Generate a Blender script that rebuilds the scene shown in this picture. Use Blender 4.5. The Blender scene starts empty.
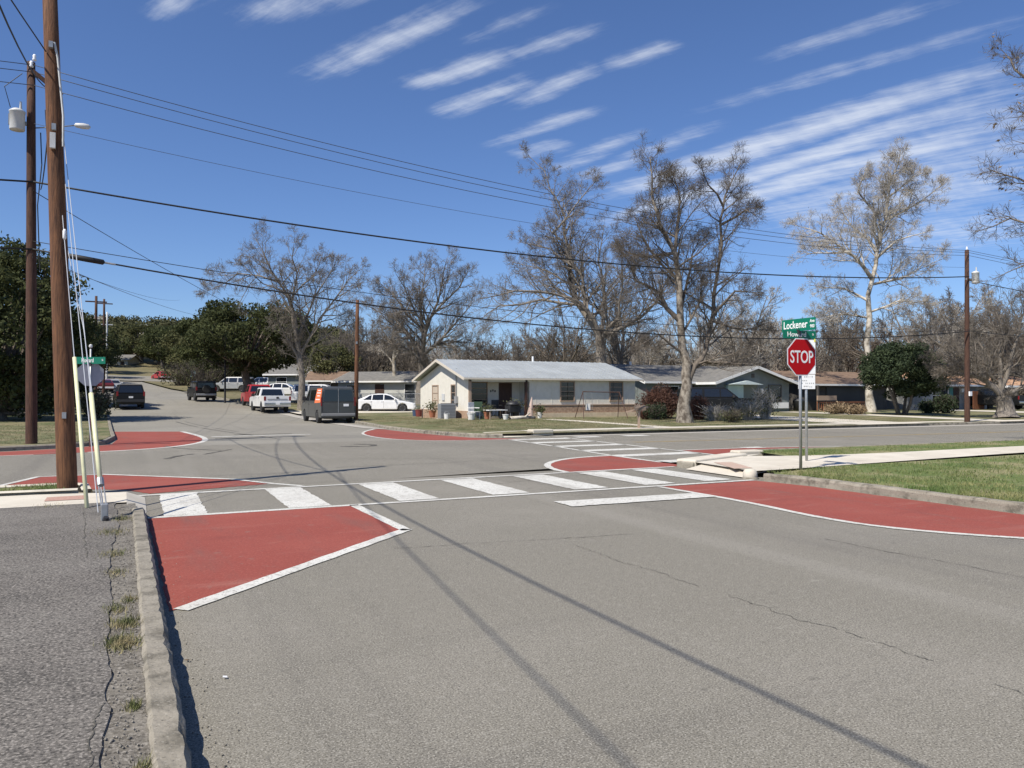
import bpy, bmesh, math, random
import numpy as np
from mathutils import Vector, Matrix
PI = math.pi
S = bpy.context.scene
COL = S.collection
rnd = random.Random(7)

# ------------------------------------------------------------------ view geometry
YAW = math.radians(26.8); FPX = 769.0; EYE = 1.65; PITCH = math.atan(11 / 769)
def ray(px, py):
    r = (px - 512) / FPX; u = (384 - py) / FPX
    f = math.cos(PITCH) - u * math.sin(PITCH); w = math.sin(PITCH) + u * math.cos(PITCH)
    return Vector((f * math.sin(YAW) + r * math.cos(YAW), f * math.cos(YAW) - r * math.sin(YAW), w))
def at(px, py, d, side=0.0):
    """point seen at a picture position, d metres ahead (measured along the line of sight)"""
    v = ray(px, py); f = v.x * math.sin(YAW) + v.y * math.cos(YAW)
    t = (d + side) / f
    return Vector((v.x * t, v.y * t, EYE + v.z * t))
def depth(x, y): return x * math.sin(YAW) + y * math.cos(YAW)

def sstep(a, b, x):
    t = min(1.0, max(0.0, (x - a) / (b - a))); return t * t * (3 - 2 * t)
def interp(x, pts):
    if x <= pts[0][0]: return pts[0][1]
    for (a, va), (b, vb) in zip(pts, pts[1:]):
        if x <= b: return va + (vb - va) * (x - a) / (b - a)
    return pts[-1][1]
ZS = [(42, 0), (52, .06), (60, .22), (70, .65), (80, 1.15), (118, 2.4), (140, 3.6), (165, 5.2), (200, 8.5), (260, 15.5), (340, 25.5), (450, 36), (600, 38), (3000, 38)]
ZR = [(28, 0), (34, .1), (40, .18), (60, .25), (80, .5), (120, 1.3), (200, 3.5), (400, 10), (700, 14), (3000, 14)]
def gz(x, y):
    a = interp(y, ZS); b = interp(y, ZR) * sstep(11.5, 16, x)
    t = sstep(13, 42, x - max(0, (y - 60)) * .25)
    return a * (1 - t) + b * t if y > 42 else b

# ------------------------------------------------------------------ materials
MATS = {}
def mat(name, col, rough=.8, col2=None, scale=4, detail=6, bump=0, bscale=None, metal=0, spec=.5, stretch=None, lo=.35, hi=.65, world=False, transl=0):
    if name in MATS: return MATS[name]
    m = bpy.data.materials.new(name); m.use_nodes = True; MATS[name] = m
    nt = m.node_tree; N = nt.nodes; L = nt.links; b = N['Principled BSDF']
    b.inputs['Base Color'].default_value = (*col, 1); b.inputs['Roughness'].default_value = rough
    b.inputs['Metallic'].default_value = metal; b.inputs['Specular IOR Level'].default_value = spec
    if world:
        co = N.new('ShaderNodeNewGeometry').outputs['Position']
    else:
        co = N.new('ShaderNodeTexCoord').outputs['Object']
    if stretch:
        mp = N.new('ShaderNodeMapping'); mp.inputs['Scale'].default_value = stretch; L.new(co, mp.inputs[0]); co = mp.outputs[0]
    if col2:
        n = N.new('ShaderNodeTexNoise'); n.inputs['Scale'].default_value = scale; n.inputs['Detail'].default_value = detail; n.inputs['Roughness'].default_value = .62
        L.new(co, n.inputs['Vector'])
        r = N.new('ShaderNodeValToRGB'); r.color_ramp.elements[0].position = lo; r.color_ramp.elements[1].position = hi
        r.color_ramp.elements[0].color = (*col, 1); r.color_ramp.elements[1].color = (*col2, 1)
        L.new(n.outputs['Fac'], r.inputs[0]); L.new(r.outputs[0], b.inputs['Base Color'])
    if bump:
        n2 = N.new('ShaderNodeTexNoise'); n2.inputs['Scale'].default_value = bscale or scale * 3; n2.inputs['Detail'].default_value = 5
        L.new(co, n2.inputs['Vector'])
        bp = N.new('ShaderNodeBump'); bp.inputs['Strength'].default_value = bump; bp.inputs['Distance'].default_value = .02
        L.new(n2.outputs['Fac'], bp.inputs['Height']); L.new(bp.outputs[0], b.inputs['Normal'])
    if transl:
        t = N.new('ShaderNodeBsdfTranslucent'); mx = N.new('ShaderNodeMixShader'); mx.inputs[0].default_value = transl
        t.inputs[0].default_value = (*[min(1, c * 1.6) for c in (col2 or col)], 1)
        L.new(b.outputs[0], mx.inputs[1]); L.new(t.outputs[0], mx.inputs[2]); L.new(mx.outputs[0], N['Material Output'].inputs[0])
    return m

def layered(name, base, layers, rough=.9, bump=.4, bscale=180, spec=.3):
    """world-space ground material: list of (colour, noise scale, detail, lo, hi, strength, stretch)"""
    m = bpy.data.materials.new(name); m.use_nodes = True; MATS[name] = m
    nt = m.node_tree; N = nt.nodes; L = nt.links; b = N['Principled BSDF']
    b.inputs['Roughness'].default_value = rough; b.inputs['Specular IOR Level'].default_value = spec
    co = N.new('ShaderNodeNewGeometry').outputs['Position']
    cur = None
    for i, (c, sc, det, lo, hi, st, stretch) in enumerate(layers):
        src = co
        if stretch:
            mp = N.new('ShaderNodeMapping'); mp.inputs['Scale'].default_value = stretch; mp.inputs['Location'].default_value = (i * 13.7, i * 7.1, 0); L.new(co, mp.inputs[0]); src = mp.outputs[0]
        n = N.new('ShaderNodeTexNoise'); n.inputs['Scale'].default_value = sc; n.inputs['Detail'].default_value = det; n.inputs['Roughness'].default_value = .6
        L.new(src, n.inputs['Vector'])
        mr = N.new('ShaderNodeMapRange'); mr.interpolation_type = 'SMOOTHSTEP'
        mr.inputs['From Min'].default_value = lo; mr.inputs['From Max'].default_value = hi; mr.inputs['To Max'].default_value = st
        L.new(n.outputs['Fac'], mr.inputs['Value'])
        mx = N.new('ShaderNodeMix'); mx.data_type = 'RGBA'
        L.new(mr.outputs[0], mx.inputs[0])
        if cur is None: mx.inputs[6].default_value = (*base, 1)
        else: L.new(cur, mx.inputs[6])
        mx.inputs[7].default_value = (*c, 1); cur = mx.outputs[2]
    L.new(cur, b.inputs['Base Color'])
    if bump:
        n2 = N.new('ShaderNodeTexNoise'); n2.inputs['Scale'].default_value = bscale; n2.inputs['Detail'].default_value = 3
        L.new(co, n2.inputs['Vector'])
        bp = N.new('ShaderNodeBump'); bp.inputs['Strength'].default_value = bump; bp.inputs['Distance'].default_value = .006
        L.new(n2.outputs['Fac'], bp.inputs['Height']); L.new(bp.outputs[0], b.inputs['Normal'])
    return m

asphalt = layered('asphalt', (.195, .18, .145), [
    ((.26, .24, .2), .25, 4, .42, .7, .6, None), ((.145, .133, .112), .13, 5, .5, .72, .5, None),
    ((.125, .115, .098), .5, 5, .55, .75, .45, (.12, 2.2, 1)), ((.115, .105, .09), .4, 6, .5, .7, .5, (2.4, .06, 1)), ((.29, .27, .23), .35, 5, .55, .72, .45, (2.0, .08, 1)),
    ((.4, .375, .32), 88, 2, .5, .65, .72, None), ((.05, .046, .038), 92, 2, .51, .66, .78, (1, 1, 1)), ((.1, .093, .08), 19, 4, .54, .7, .4, (1, 1, 1)),
    ((.33, .31, .265), 15, 4, .55, .7, .35, (1, 1, 1)), ((.4, .38, .33), 2.1, 7, .68, .74, .5, None), ((.09, .084, .07), 3.2, 6, .66, .74, .5, None)])
asphalt_far = layered('asphalt_grazing_pale', (.225, .21, .175), [  # same asphalt, paler: the brightness of the grazing view is in the colour
    ((.28, .262, .22), .2, 4, .4, .7, .7, None), ((.16, .148, .125), .7, 5, .55, .75, .5, (2.2, .1, 1)),
    ((.38, .36, .31), 40, 4, .52, .68, .6, None), ((.08, .075, .065), 46, 4, .53, .68, .6, (1, 1, 1))])
asphalt_walk = layered('asphalt_walk', (.125, .113, .098), [
    ((.18, .166, .145), .6, 5, .4, .7, .8, None), ((.075, .069, .06), 1.4, 6, .52, .7, .65, None),
    ((.34, .31, .27), 58, 2, .5, .63, .65, None), ((.025, .023, .02), 50, 2, .5, .64, .7, (1, 1, 1)), ((.24, .225, .19), 7, 5, .58, .72, .45, None)], bump=.6, bscale=90)
concrete = layered('concrete_pale', (.55, .5, .41), [
    ((.66, .61, .51), .8, 4, .4, .7, .8, None), ((.36, .32, .26), 2.2, 6, .55, .74, .6, None), ((.25, .225, .19), 40, 4, .58, .72, .4, None)], bump=.4, bscale=70)
concrete_old = layered('concrete_old', (.24, .215, .17), [
    ((.31, .28, .225), 2, 5, .4, .65, .8, None), ((.1, .09, .068), 5, 6, .46, .66, .8, None), ((.42, .385, .32), 40, 3, .55, .7, .5, None), ((.05, .045, .036), 45, 3, .58, .7, .6, (1, 1, 1))], bump=1., bscale=45)
gutter_mat = layered('concrete_gutter', (.36, .335, .29), [
    ((.44, .41, .36), .8, 4, .4, .7, .8, None), ((.22, .2, .17), 1.6, 6, .52, .72, .6, None)], bump=.3)
red_mat = layered('red_paint', (.255, .062, .045), [
    ((.17, .085, .07), .8, 7, .5, .7, .65, (2.2, .35, 1)), ((.32, .14, .11), .9, 6, .54, .72, .7, (.4, 2, 1)), ((.22, .15, .125), 5, 7, .6, .72, .6, None),
    ((.295, .078, .057), .5, 4, .4, .7, .8, None), ((.18, .05, .04), .35, 6, .55, .75, .6, (1, 3, 1)),
    ((.38, .13, .1), 42, 4, .53, .68, .5, None), ((.13, .038, .03), 45, 4, .54, .68, .55, (1, 1, 1)), ((.34, .17, .13), 1.6, 7, .66, .74, .5, None)], bump=.4)
white_mat = layered('white_paint', (.6, .59, .54), [
    ((.5, .485, .44), .9, 5, .42, .68, .8, None), ((.36, .34, .3), .6, 7, .52, .7, .6, (2.2, .5, 1)), ((.3, .28, .24), 9, 6, .54, .68, .75, None), ((.2, .187, .16), 46, 3, .55, .66, .8, None)], bump=.3)
yellow_mat = layered('yellow_paint', (.42, .31, .13), [((.28, .24, .17), 2, 6, .42, .6, .85, None), ((.25, .23, .19), 30, 4, .5, .65, .6, None)], bump=.2)
tar_mat = layered('tar', (.05, .047, .042), [((.16, .15, .125), 5, 6, .42, .62, .85, None)], bump=.2)
crack_mat = layered('crack', (.075, .07, .058), [((.16, .15, .125), 6, 5, .45, .6, .9, None)], bump=0)
lawn_mat = layered('lawn', (.11, .15, .04), [
    ((.27, .235, .125), .6, 6, .42, .64, .85, None), ((.075, .11, .028), .9, 6, .5, .7, .8, None),
    ((.33, .28, .16), 6, 6, .55, .7, .6, None), ((.05, .07, .02), 14, 4, .5, .7, .6, None), ((.35, .29, .19), 1.3, 7, .62, .7, .7, None)], bump=1., bscale=40)
dry_mat = layered('dry_ground', (.14, .125, .062), [
    ((.22, .18, .1), .3, 6, .4, .65, .8, None), ((.08, .085, .035), .6, 6, .48, .7, .8, None), ((.26, .22, .14), 5, 6, .55, .7, .6, None)], bump=.8, bscale=30)
lawn_dull = layered('lawn_dull', (.115, .125, .05), [
    ((.23, .195, .11), .5, 6, .38, .62, .9, None), ((.07, .09, .03), .8, 6, .5, .7, .8, None), ((.3, .255, .16), 5, 6, .52, .7, .6, None), ((.05, .06, .025), 12, 4, .5, .7, .6, None)], bump=1., bscale=40)
soil_mat = layered('soil', (.14, .126, .104), [((.3, .275, .235), 46, 3, .5, .64, .8, None), ((.035, .03, .024), 40, 3, .5, .64, .8, (1, 1, 1)), ((.22, .2, .165), 6, 6, .42, .65, .8, None), ((.07, .06, .045), 12, 6, .5, .7, .8, None), ((.36, .33, .28), 50, 3, .56, .7, .6, None)], bump=1., bscale=60)

pole_wood = mat('pole_wood', (.06, .025, .012), .85, (.2, .088, .038), 7, 8, .6, 20, stretch=(6, 6, .35))
pole_dark = mat('pole_dark', (.035, .016, .01), .85, (.11, .05, .03), 7, 8, .6, 20, stretch=(6, 6, .35))
bark_grey = mat('bark_grey', (.13, .11, .09), .9, (.27, .235, .195), 6, 6, .6, 20, stretch=(2, 2, .6))
bark_brown = mat('bark_brown', (.085, .07, .056), .9, (.2, .165, .13), 6, 6, .6, 20, stretch=(2, 2, .6))
bark_pale = mat('bark_pale', (.55, .5, .42), .85, (.17, .14, .1), 1.7, 6, .3, 12, lo=.43, hi=.62)
bark_trunk = mat('bark_trunk', (.3, .26, .21), .9, (.085, .066, .05), 4.5, 6, .8, 14, lo=.42, hi=.62, stretch=(1, 1, .7))
twig_grey = mat('twig_grey', (.135, .115, .093), .9, (.23, .198, .162), 1.2)
twig_brown = mat('twig_brown', (.1, .083, .066), .9, (.175, .147, .117), 1.2)
twig_pale = mat('twig_pale', (.52, .48, .42), .9, (.32, .285, .24), 1.2)
leaf_dead = mat('leaf_dead', (.24, .175, .11), .8, (.11, .075, .045), 2)
leaf_oak = mat('leaf_oak', (.03, .039, .015), .85, (.088, .098, .038), .9, 4, transl=.15, spec=.2)
leaf_oak2 = mat('leaf_oak_olive', (.048, .055, .021), .85, (.12, .118, .05), .7, 4, transl=.15, spec=.2)
leaf_juniper = mat('leaf_juniper', (.016, .03, .011), .85, (.045, .065, .024), 1.6, 4, transl=.15)
leaf_red = mat('leaf_red', (.062, .027, .018), .8, (.12, .06, .038), 2.2, 5, transl=.2)
leaf_wood = mat('leaf_wood', (.045, .05, .022), .9, (.1, .095, .046), .3, 5, spec=.2)
leaf_thicket = mat('leaf_thicket', (.06, .05, .034), .9, (.125, .105, .07), .25, 5)
leaf_bush = mat('leaf_bush', (.05, .065, .022), .7, (.12, .11, .05), 2, 5, transl=.2)
leaf_tan = mat('leaf_tan', (.3, .22, .13), .85, (.17, .12, .07), 2, 5)
blossom = mat('blossom', (.14, .02, .03), .7, (.03, .04, .015), 3, lo=.4, hi=.55)
grass_blade = mat('grass_blade', (.085, .145, .03), .7, (.26, .25, .1), .8, 6, world=True, transl=.25, lo=.38, hi=.62)

black_rubber = mat('rubber', (.02, .02, .02), .8)
cable_mat = mat('cable_black', (.012, .012, .012), .6)
wire_mat = mat('wire_dark', (.05, .05, .055), .5)
steel = mat('galvanized', (.42, .43, .43), .45, (.32, .33, .33), 6, 4, metal=.6)
steel_wire = mat('guy_steel', (.55, .56, .57), .5, metal=.3)
sign_back = mat('sign_back', (.36, .37, .4), .5, (.3, .31, .34), 5, metal=.3)
white_can = mat('transformer_grey', (.62, .62, .6), .45, (.5, .5, .48), 4)
guard_y = mat('guard_yellow', (.74, .73, .45), .5, (.62, .6, .38), 5)
red_sign = mat('sign_red', (.46, .006, .01), .5, spec=.15)
white_sign = mat('sign_white', (.8, .8, .8), .45)
green_sign = mat('sign_green', (.0, .16, .095), .45)
letter_white = mat('letter_white', (.85, .86, .84), .45)
sign_yellow = mat('sign_yellow', (.75, .68, .1), .5)
ink = mat('ink', (.06, .06, .06), .7)
glass_dark = mat('glass_dark', (.015, .018, .02), .08, spec=.8)
glass_car = mat('glass_car', (.012, .014, .016), .06, spec=.8)
chrome = mat('chrome', (.6, .6, .6), .2, metal=1)
rim_m = mat('rim', (.42, .42, .43), .35, metal=.7)
trim_black = mat('trim_black', (.025, .025, .027), .5)
plate_m = mat('plate', (.75, .75, .75), .5)
tail_red = mat('lens_red', (.2, .008, .008), .25)
lens_clear = mat('lens_clear', (.65, .66, .68), .1)
def paint(name, c, rough=.28, c2=None):
    m = mat(name, c, rough, c2 or tuple(x * .88 for x in c), 2.5, 4)
    m.node_tree.nodes['Principled BSDF'].inputs['Coat Weight'].default_value = .4
    return m

# ------------------------------------------------------------------ mesh helpers
class MB:
    def __init__(s): s.v = []; s.f = []; s.mi = []
    def quad(s, *p, m=0):
        i = len(s.v); s.v += [tuple(q) for q in p]; s.f.append(tuple(range(i, i + len(p)))); s.mi.append(m); return s
    def box(s, x0, x1, y0, y1, z0, z1, m=0, M=None):
        i = len(s.v)
        P = [Vector((x, y, z)) for z in (z0, z1) for y in (y0, y1) for x in (x0, x1)]
        if M: P = [M @ p for p in P]
        s.v += [tuple(p) for p in P]
        for f in ((0, 2, 3, 1), (4, 5, 7, 6), (0, 1, 5, 4), (2, 6, 7, 3), (0, 4, 6, 2), (1, 3, 7, 5)):
            s.f.append(tuple(i + k for k in f)); s.mi.append(m)
        return s
    def tube(s, pts, r, n=8, m=0, caps=True):
        pts = [Vector(p) for p in pts]; rs = r if isinstance(r, (list, tuple)) else [r] * len(pts)
        i0 = len(s.v); up = Vector((0, 0, 1))
        d = (pts[-1] - pts[0]).normalized()
        if abs(d.dot(up)) > .9: up = Vector((1, 0, 0))
        for k, p in enumerate(pts):
            t = (pts[min(k + 1, len(pts) - 1)] - pts[max(k - 1, 0)]).normalized()
            a = t.cross(up).normalized(); b = t.cross(a)
            for j in range(n):
                c = 2 * PI * j / n; s.v.append(tuple(p + (a * math.cos(c) + b * math.sin(c)) * rs[k]))
        for k in range(len(pts) - 1):
            for j in range(n):
                a = i0 + k * n + j; b = i0 + k * n + (j + 1) % n
                s.f.append((a, a + n, b + n, b)); s.mi.append(m)
        if caps:
            s.f.append(tuple(i0 + j for j in range(n))); s.mi.append(m)
            e = i0 + (len(pts) - 1) * n; s.f.append(tuple(e + n - 1 - j for j in range(n))); s.mi.append(m)
        return s
    def lathe(s, prof, n=16, M=None, m=0):
        i0 = len(s.v)
        for r, z in prof:
            for j in range(n):
                c = 2 * PI * j / n; p = Vector((r * math.cos(c), r * math.sin(c), z))
                if M: p = M @ p
                s.v.append(tuple(p))
        for k in range(len(prof) - 1):
            for j in range(n):
                a = i0 + k * n + j; b = i0 + k * n + (j + 1) % n
                s.f.append((a, b, b + n, a + n)); s.mi.append(m)
        s.f.append(tuple(i0 + n - 1 - j for j in range(n))); s.mi.append(m)
        e = i0 + (len(prof) - 1) * n; s.f.append(tuple(e + j for j in range(n))); s.mi.append(m)
        return s
    def prism(s, poly, y0, y1, M=None, m=0, axis='y', wf=None):
        """poly of (a,b) extruded; axis y: points (a, y, b); z: (a, b, z). wf(b)->half width overrides y"""
        i = len(s.v); n = len(poly)
        for side, y in ((0, y0), (1, y1)):
            for a, b in poly:
                yy = y if wf is None else (-wf(b) if side == 0 else wf(b))
                p = Vector((a, yy, b)) if axis == 'y' else Vector((a, b, y)) if axis == 'z' else Vector((y, a, b))
                if M: p = M @ p
                s.v.append(tuple(p))
        s.f.append(tuple(range(i, i + n))); s.mi.append(m)
        s.f.append(tuple(range(i + 2 * n - 1, i + n - 1, -1))); s.mi.append(m)
        for k in range(n):
            s.f.append((i + k, i + n + k, i + n + (k + 1) % n, i + (k + 1) % n)); s.mi.append(m)
        return s
    def build(s, name, mats, parent=None, smooth=False, bevel=0, bseg=2, fix=True):
        me = bpy.data.meshes.new(name); me.from_pydata(s.v, [], s.f)
        for q in (mats if isinstance(mats, (list, tuple)) else [mats]): me.materials.append(q)
        me.polygons.foreach_set('material_index', s.mi)
        if fix:
            bm = bmesh.new(); bm.from_mesh(me); bmesh.ops.recalc_face_normals(bm, faces=bm.faces); bm.to_mesh(me); bm.free()
        if smooth: me.polygons.foreach_set('use_smooth', [True] * len(me.polygons))
        o = bpy.data.objects.new(name, me); COL.objects.link(o)
        if parent is not None: o.parent = parent
        if bevel:
            b = o.modifiers.new('bevel', 'BEVEL'); b.width = bevel; b.segments = bseg; b.limit_method = 'ANGLE'; b.angle_limit = math.radians(35)
        return o

def fast(name, V, F, mats, parent=None, mi=None, smooth=False):
    V = np.asarray(V, np.float32); k = F.shape[1]
    me = bpy.data.meshes.new(name)
    me.vertices.add(len(V)); me.vertices.foreach_set('co', V.ravel())
    me.loops.add(F.size); me.loops.foreach_set('vertex_index', F.astype(np.int32).ravel())
    me.polygons.add(len(F)); me.polygons.foreach_set('loop_start', np.arange(0, F.size, k, dtype=np.int32))
    for q in (mats if isinstance(mats, (list, tuple)) else [mats]): me.materials.append(q)
    if mi is not None: me.polygons.foreach_set('material_index', np.asarray(mi, np.int32))
    if smooth: me.polygons.foreach_set('use_smooth', np.ones(len(F), bool))
    me.update(calc_edges=True)
    o = bpy.data.objects.new(name, me); COL.objects.link(o)
    if parent is not None: o.parent = parent
    return o

def tag(o, label, cat, group=None):
    o['label'] = label; o['category'] = cat
    if group: o['group'] = group
    return o
def thing(name, label, cat, loc=(0, 0, 0), rz=0, group=None):
    o = bpy.data.objects.new(name, None); COL.objects.link(o); o.location = loc; o.rotation_euler = (0, 0, rz)
    o.empty_display_size = .3
    return tag(o, label, cat, group)
def struct(o, kind='structure'): o['kind'] = kind; return o
def copy_tree(o, parent=None):
    c = o.copy(); COL.objects.link(c)
    if parent is not None: c.parent = parent
    for ch in list(o.children): copy_tree(ch, c)
    return c
def text(s, size, mat_, parent, name='lettering', loc=(0, 0, 0), rot=(PI / 2, 0, 0), sx=1., bold=0., align='CENTER'):
    cu = bpy.data.curves.new(name, 'FONT'); cu.body = s; cu.size = size; cu.align_x = align; cu.align_y = 'CENTER'; cu.offset = bold; cu.extrude = .0015
    cu.resolution_u = 4
    t = bpy.data.objects.new('tmp_text', cu); COL.objects.link(t)
    bpy.context.view_layer.update()
    me = bpy.data.meshes.new_from_object(t.evaluated_get(bpy.context.evaluated_depsgraph_get()))
    bpy.data.objects.remove(t)
    me.materials.clear(); me.materials.append(mat_)
    o = bpy.data.objects.new(name, me); COL.objects.link(o); o.parent = parent
    o.location = loc; o.rotation_euler = rot; o.scale = (sx, 1, 1)
    return o

# ------------------------------------------------------------------ ground, roads, markings
def resample(pl, step):
    pl = [Vector((p[0], p[1])) for p in pl]; out = [pl[0]]
    for a, b in zip(pl, pl[1:]):
        n = max(1, int(math.ceil((b - a).length / step)))
        for i in range(1, n + 1): out.append(a.lerp(b, i / n))
    return out
def smooth_line(pl, it=2):
    pl = [Vector((p[0], p[1])) for p in pl]
    for _ in range(it):
        o = [pl[0]]
        for a, b in zip(pl, pl[1:]): o += [a.lerp(b, .25), a.lerp(b, .75)]
        pl = o + [pl[-1]]
    return pl
def loft(name, A, B, dz, m, nv=6, n=None):
    """sheet between two plan polylines of any length"""
    def par(pl, n):
        pl = [Vector((p[0], p[1])) for p in pl]; L = [0]
        for a, b in zip(pl, pl[1:]): L.append(L[-1] + (b - a).length)
        out = []
        for i in range(n):
            t = L[-1] * i / (n - 1); k = 0
            while k < len(L) - 2 and L[k + 1] < t: k += 1
            out.append(pl[k].lerp(pl[k + 1], (t - L[k]) / max(1e-6, L[k + 1] - L[k])))
        return out
    n = n or max(len(A), len(B)); a = par(A, n); b = par(B, n)
    V = []; F = []
    for i in range(n):
        for j in range(nv + 1):
            p = a[i].lerp(b[i], j / nv); V.append((p.x, p.y, gz(p.x, p.y) + dz))
    w = nv + 1
    for i in range(n - 1):
        for j in range(nv): F.append((i * w + j, (i + 1) * w + j, (i + 1) * w + j + 1, i * w + j + 1))
    F = np.array(F); o = fast(name, V, F, m)
    bm = bmesh.new(); bm.from_mesh(o.data); bmesh.ops.recalc_face_normals(bm, faces=bm.faces)
    if bm.faces and sum(f.normal.z for f in bm.faces) < 0: bmesh.ops.reverse_faces(bm, faces=bm.faces)
    bm.to_mesh(o.data); bm.free()
    return struct(o)
def ragged(pts, amp, step=.1):
    R = random.Random(int(abs(pts[0][0] * 91 + pts[0][1] * 37)) + 1); out = []; n = len(pts)
    for i in range(n):
        a = Vector((pts[i][0], pts[i][1])); b = Vector((pts[(i + 1) % n][0], pts[(i + 1) % n][1])); d = b - a; k = max(1, min(80, int(d.length / step))); nr = Vector((-d.y, d.x)).normalized() if d.length else Vector((0, 0))
        for j in range(k): out.append(a + d * j / k + (nr * R.uniform(-amp, amp) * (2.2 if R.random() < .12 else 1) if j else Vector((0, 0))))
    return out
def poly(name, pts, z, m, kind=True):
    if name in ('crosswalk_bar', 'stop_line', 'red_paint'): pts = ragged(pts, .011, .1)
    b = MB(); b.quad(*[(p[0], p[1], z) for p in pts]); o = b.build(name, m, fix=False)
    if o.data.polygons[0].normal.z < 0: o.data.flip_normals()
    bm = bmesh.new(); bm.from_mesh(o.data); bmesh.ops.triangulate(bm, faces=bm.faces); bm.to_mesh(o.data); bm.free()
    return struct(o)
def stripe(name, pl, w, dz, m, step=1.5, wob=0.):
    pl = resample(pl, step); b = MB(); L = []
    for i, p in enumerate(pl):
        t = (pl[min(i + 1, len(pl) - 1)] - pl[max(i - 1, 0)]).normalized(); n = Vector((-t.y, t.x))
        a = w / 2 * (1 + (rnd.uniform(-wob, wob) if wob else 0))
        L.append((p + n * a, p - n * a))
    for (a, c), (d, e) in zip(L, L[1:]):
        b.quad(*[(q.x, q.y, gz(q.x, q.y) + dz) for q in (a, d, e, c)])
    o = b.build(name, m)
    if o.data.polygons[0].normal.z < 0: o.data.flip_normals()
    return struct(o)
def kerb(pl, w=.16, h=.14, m=None, rough=.0, step=1.0, side=1, taper=0):
    """side=+1: body lies to the left of the travel direction"""
    pl = resample(pl, step); b = MB(); R = random.Random(3); rows = []
    for i, p in enumerate(pl):
        t = (pl[min(i + 1, len(pl) - 1)] - pl[max(i - 1, 0)]).normalized(); n = Vector((-t.y, t.x)) * side
        H = h; h_ = min(1, (len(pl) - 1 - i) / taper) if taper else 1; h = H * h_ + .004
        z = gz(p.x, p.y); j = lambda: R.uniform(-rough, rough)
        chip = rough > .005 and R.random() < .1; cz = -.014 if chip else 0; cx = .012 if chip else 0
        prof = [(0 + j() * .5, -.06), (.004 + j() + cx * .5, h * .75 + j() * .3 + cz * .6), (.03 + j() + cx, h + j() * .4 + cz * .35), (w - .02 + j(), h + j() * .4 + .004), (w + j(), h - .02)]
        rows.append([(p.x + n.x * u, p.y + n.y * u, z + v) for u, v in prof]); h = H
    for a, c in zip(rows, rows[1:]):
        for k in range(len(a) - 1): b.quad(a[k], a[k + 1], c[k + 1], c[k])
    return struct(b.build('kerb', m or concrete_old))

def build_ground():
    xs = np.unique(np.concatenate([np.linspace(-70, 130, 81), np.sinh(np.linspace(-4.2, 4.2, 60)) * 45 + 20]))
    ys = np.unique(np.concatenate([np.linspace(-30, 180, 85), np.sinh(np.linspace(-3.2, 4.6, 60)) * 45 + 60]))
    V = [(x, y, gz(x, y) - .07) for y in ys for x in xs]; w = len(xs)
    i, j = np.meshgrid(np.arange(len(ys) - 1), np.arange(w - 1), indexing='ij'); a = (i * w + j).ravel()
    F = np.stack([a, a + 1, a + w + 1, a + w], 1)
    struct(fast('ground', V, F, dry_mat, smooth=True))
build_ground()

LK = [(-.45, 28.7), (-.25, 32), (-.5, 43), (-.8, 57), (-1.3, 72), (-2.2, 90), (-4.2, 115), (-7.5, 145), (-13, 172), (-30, 186), (-60, 190)]
RK = [(11.9, 29.6), (11.4, 32.5), (11.35, 36), (11.95, 42.5), (12.05, 50), (11.7, 62), (11.3, 70), (9.4, 77), (7.9, 90), (6.6, 112), (3.6, 138), (.5, 160), (-8, 176), (-30, 193), (-60, 197)]
# roads: cross street, near street, far street
SY = lambda x: 16.0 - max(0, x - 14) * .045 if x < 60 else 13.9
NY = lambda x: 27.3 - max(0, x - 20) * .03
xs_ = [-90, -60, -40, -25, -14, -8, -4, 0, 4, 8, 11, 14, 17, 20, 26, 32, 40, 50, 65, 85, 120]
loft('cross_street', [(x, 14.6 if x < 12 else SY(x) - .3) for x in xs_], [(x, NY(x) + .3) for x in xs_], .002, asphalt, 5)
loft('near_street', [(-.05, -14), (-.05, 14.62)], [(11.45, -14), (11.45, 14.62)], .0, asphalt, 4, 12)
A = resample([(-3, 26.9), (-.9, 28.7)] + LK[1:], 3); B = resample([(14.5, 26.9), (12.2, 29.0)] + RK[1:], 3)
loft('far_street', A, B, .0032, asphalt_far, 8, 60)
# painted markings: flush sheets
ZRED, ZWH, ZTAR = .0055, .0085, .0042
def red(pts): poly('red_paint', pts, ZRED, red_mat)
def line(pl, w=.12, z=ZWH, m=white_mat, name='painted_line'): stripe(name, pl, w, z, m, .16, .1)
red([(.3, 11.33), (.32, 6.42), (.5, 6.52), (3.04, 8.98), (3.02, 11.33)])
line([(.4, 6.42), (3.12, 9.02)], .15); line([(3.08, 8.95), (3.08, 11.36)], .14)
# near crosswalk
line([(.3, 11.4), (10.9, 11.2)], .14); line([(.1, 13.98), (11.3, 14.1)], .14)
for x, w in ((.78, .56), (2.47, .62), (4.16, .66), (5.78, .68), (7.36, .7), (8.86, .68), (10.25, .66)):
    poly('crosswalk_bar', [(x - w / 2, 11.46), (x + w / 2, 11.45), (x + w / 2 + .04, 13.92), (x - w / 2 + .04, 13.92)], ZWH, white_mat)
poly('stop_line', [(5.9, 9.72), (8.56, 9.62), (8.56, 10.14), (5.92, 10.3)], ZWH + .004, white_mat)
red([(8.66, 11.12), (8.6, 9.0), (8.38, 7.35), (8.55, 6.3), (9.35, 5.2), (11.1, 3.4), (11.06, 6.3), (11.06, 10), (10.85, 11.1)])
line(smooth_line([(8.58, 11.14), (8.58, 9.0), (8.32, 7.3), (8.5, 6.25), (9.3, 5.13), (11.1, 3.3)], 2), .12)
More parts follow.
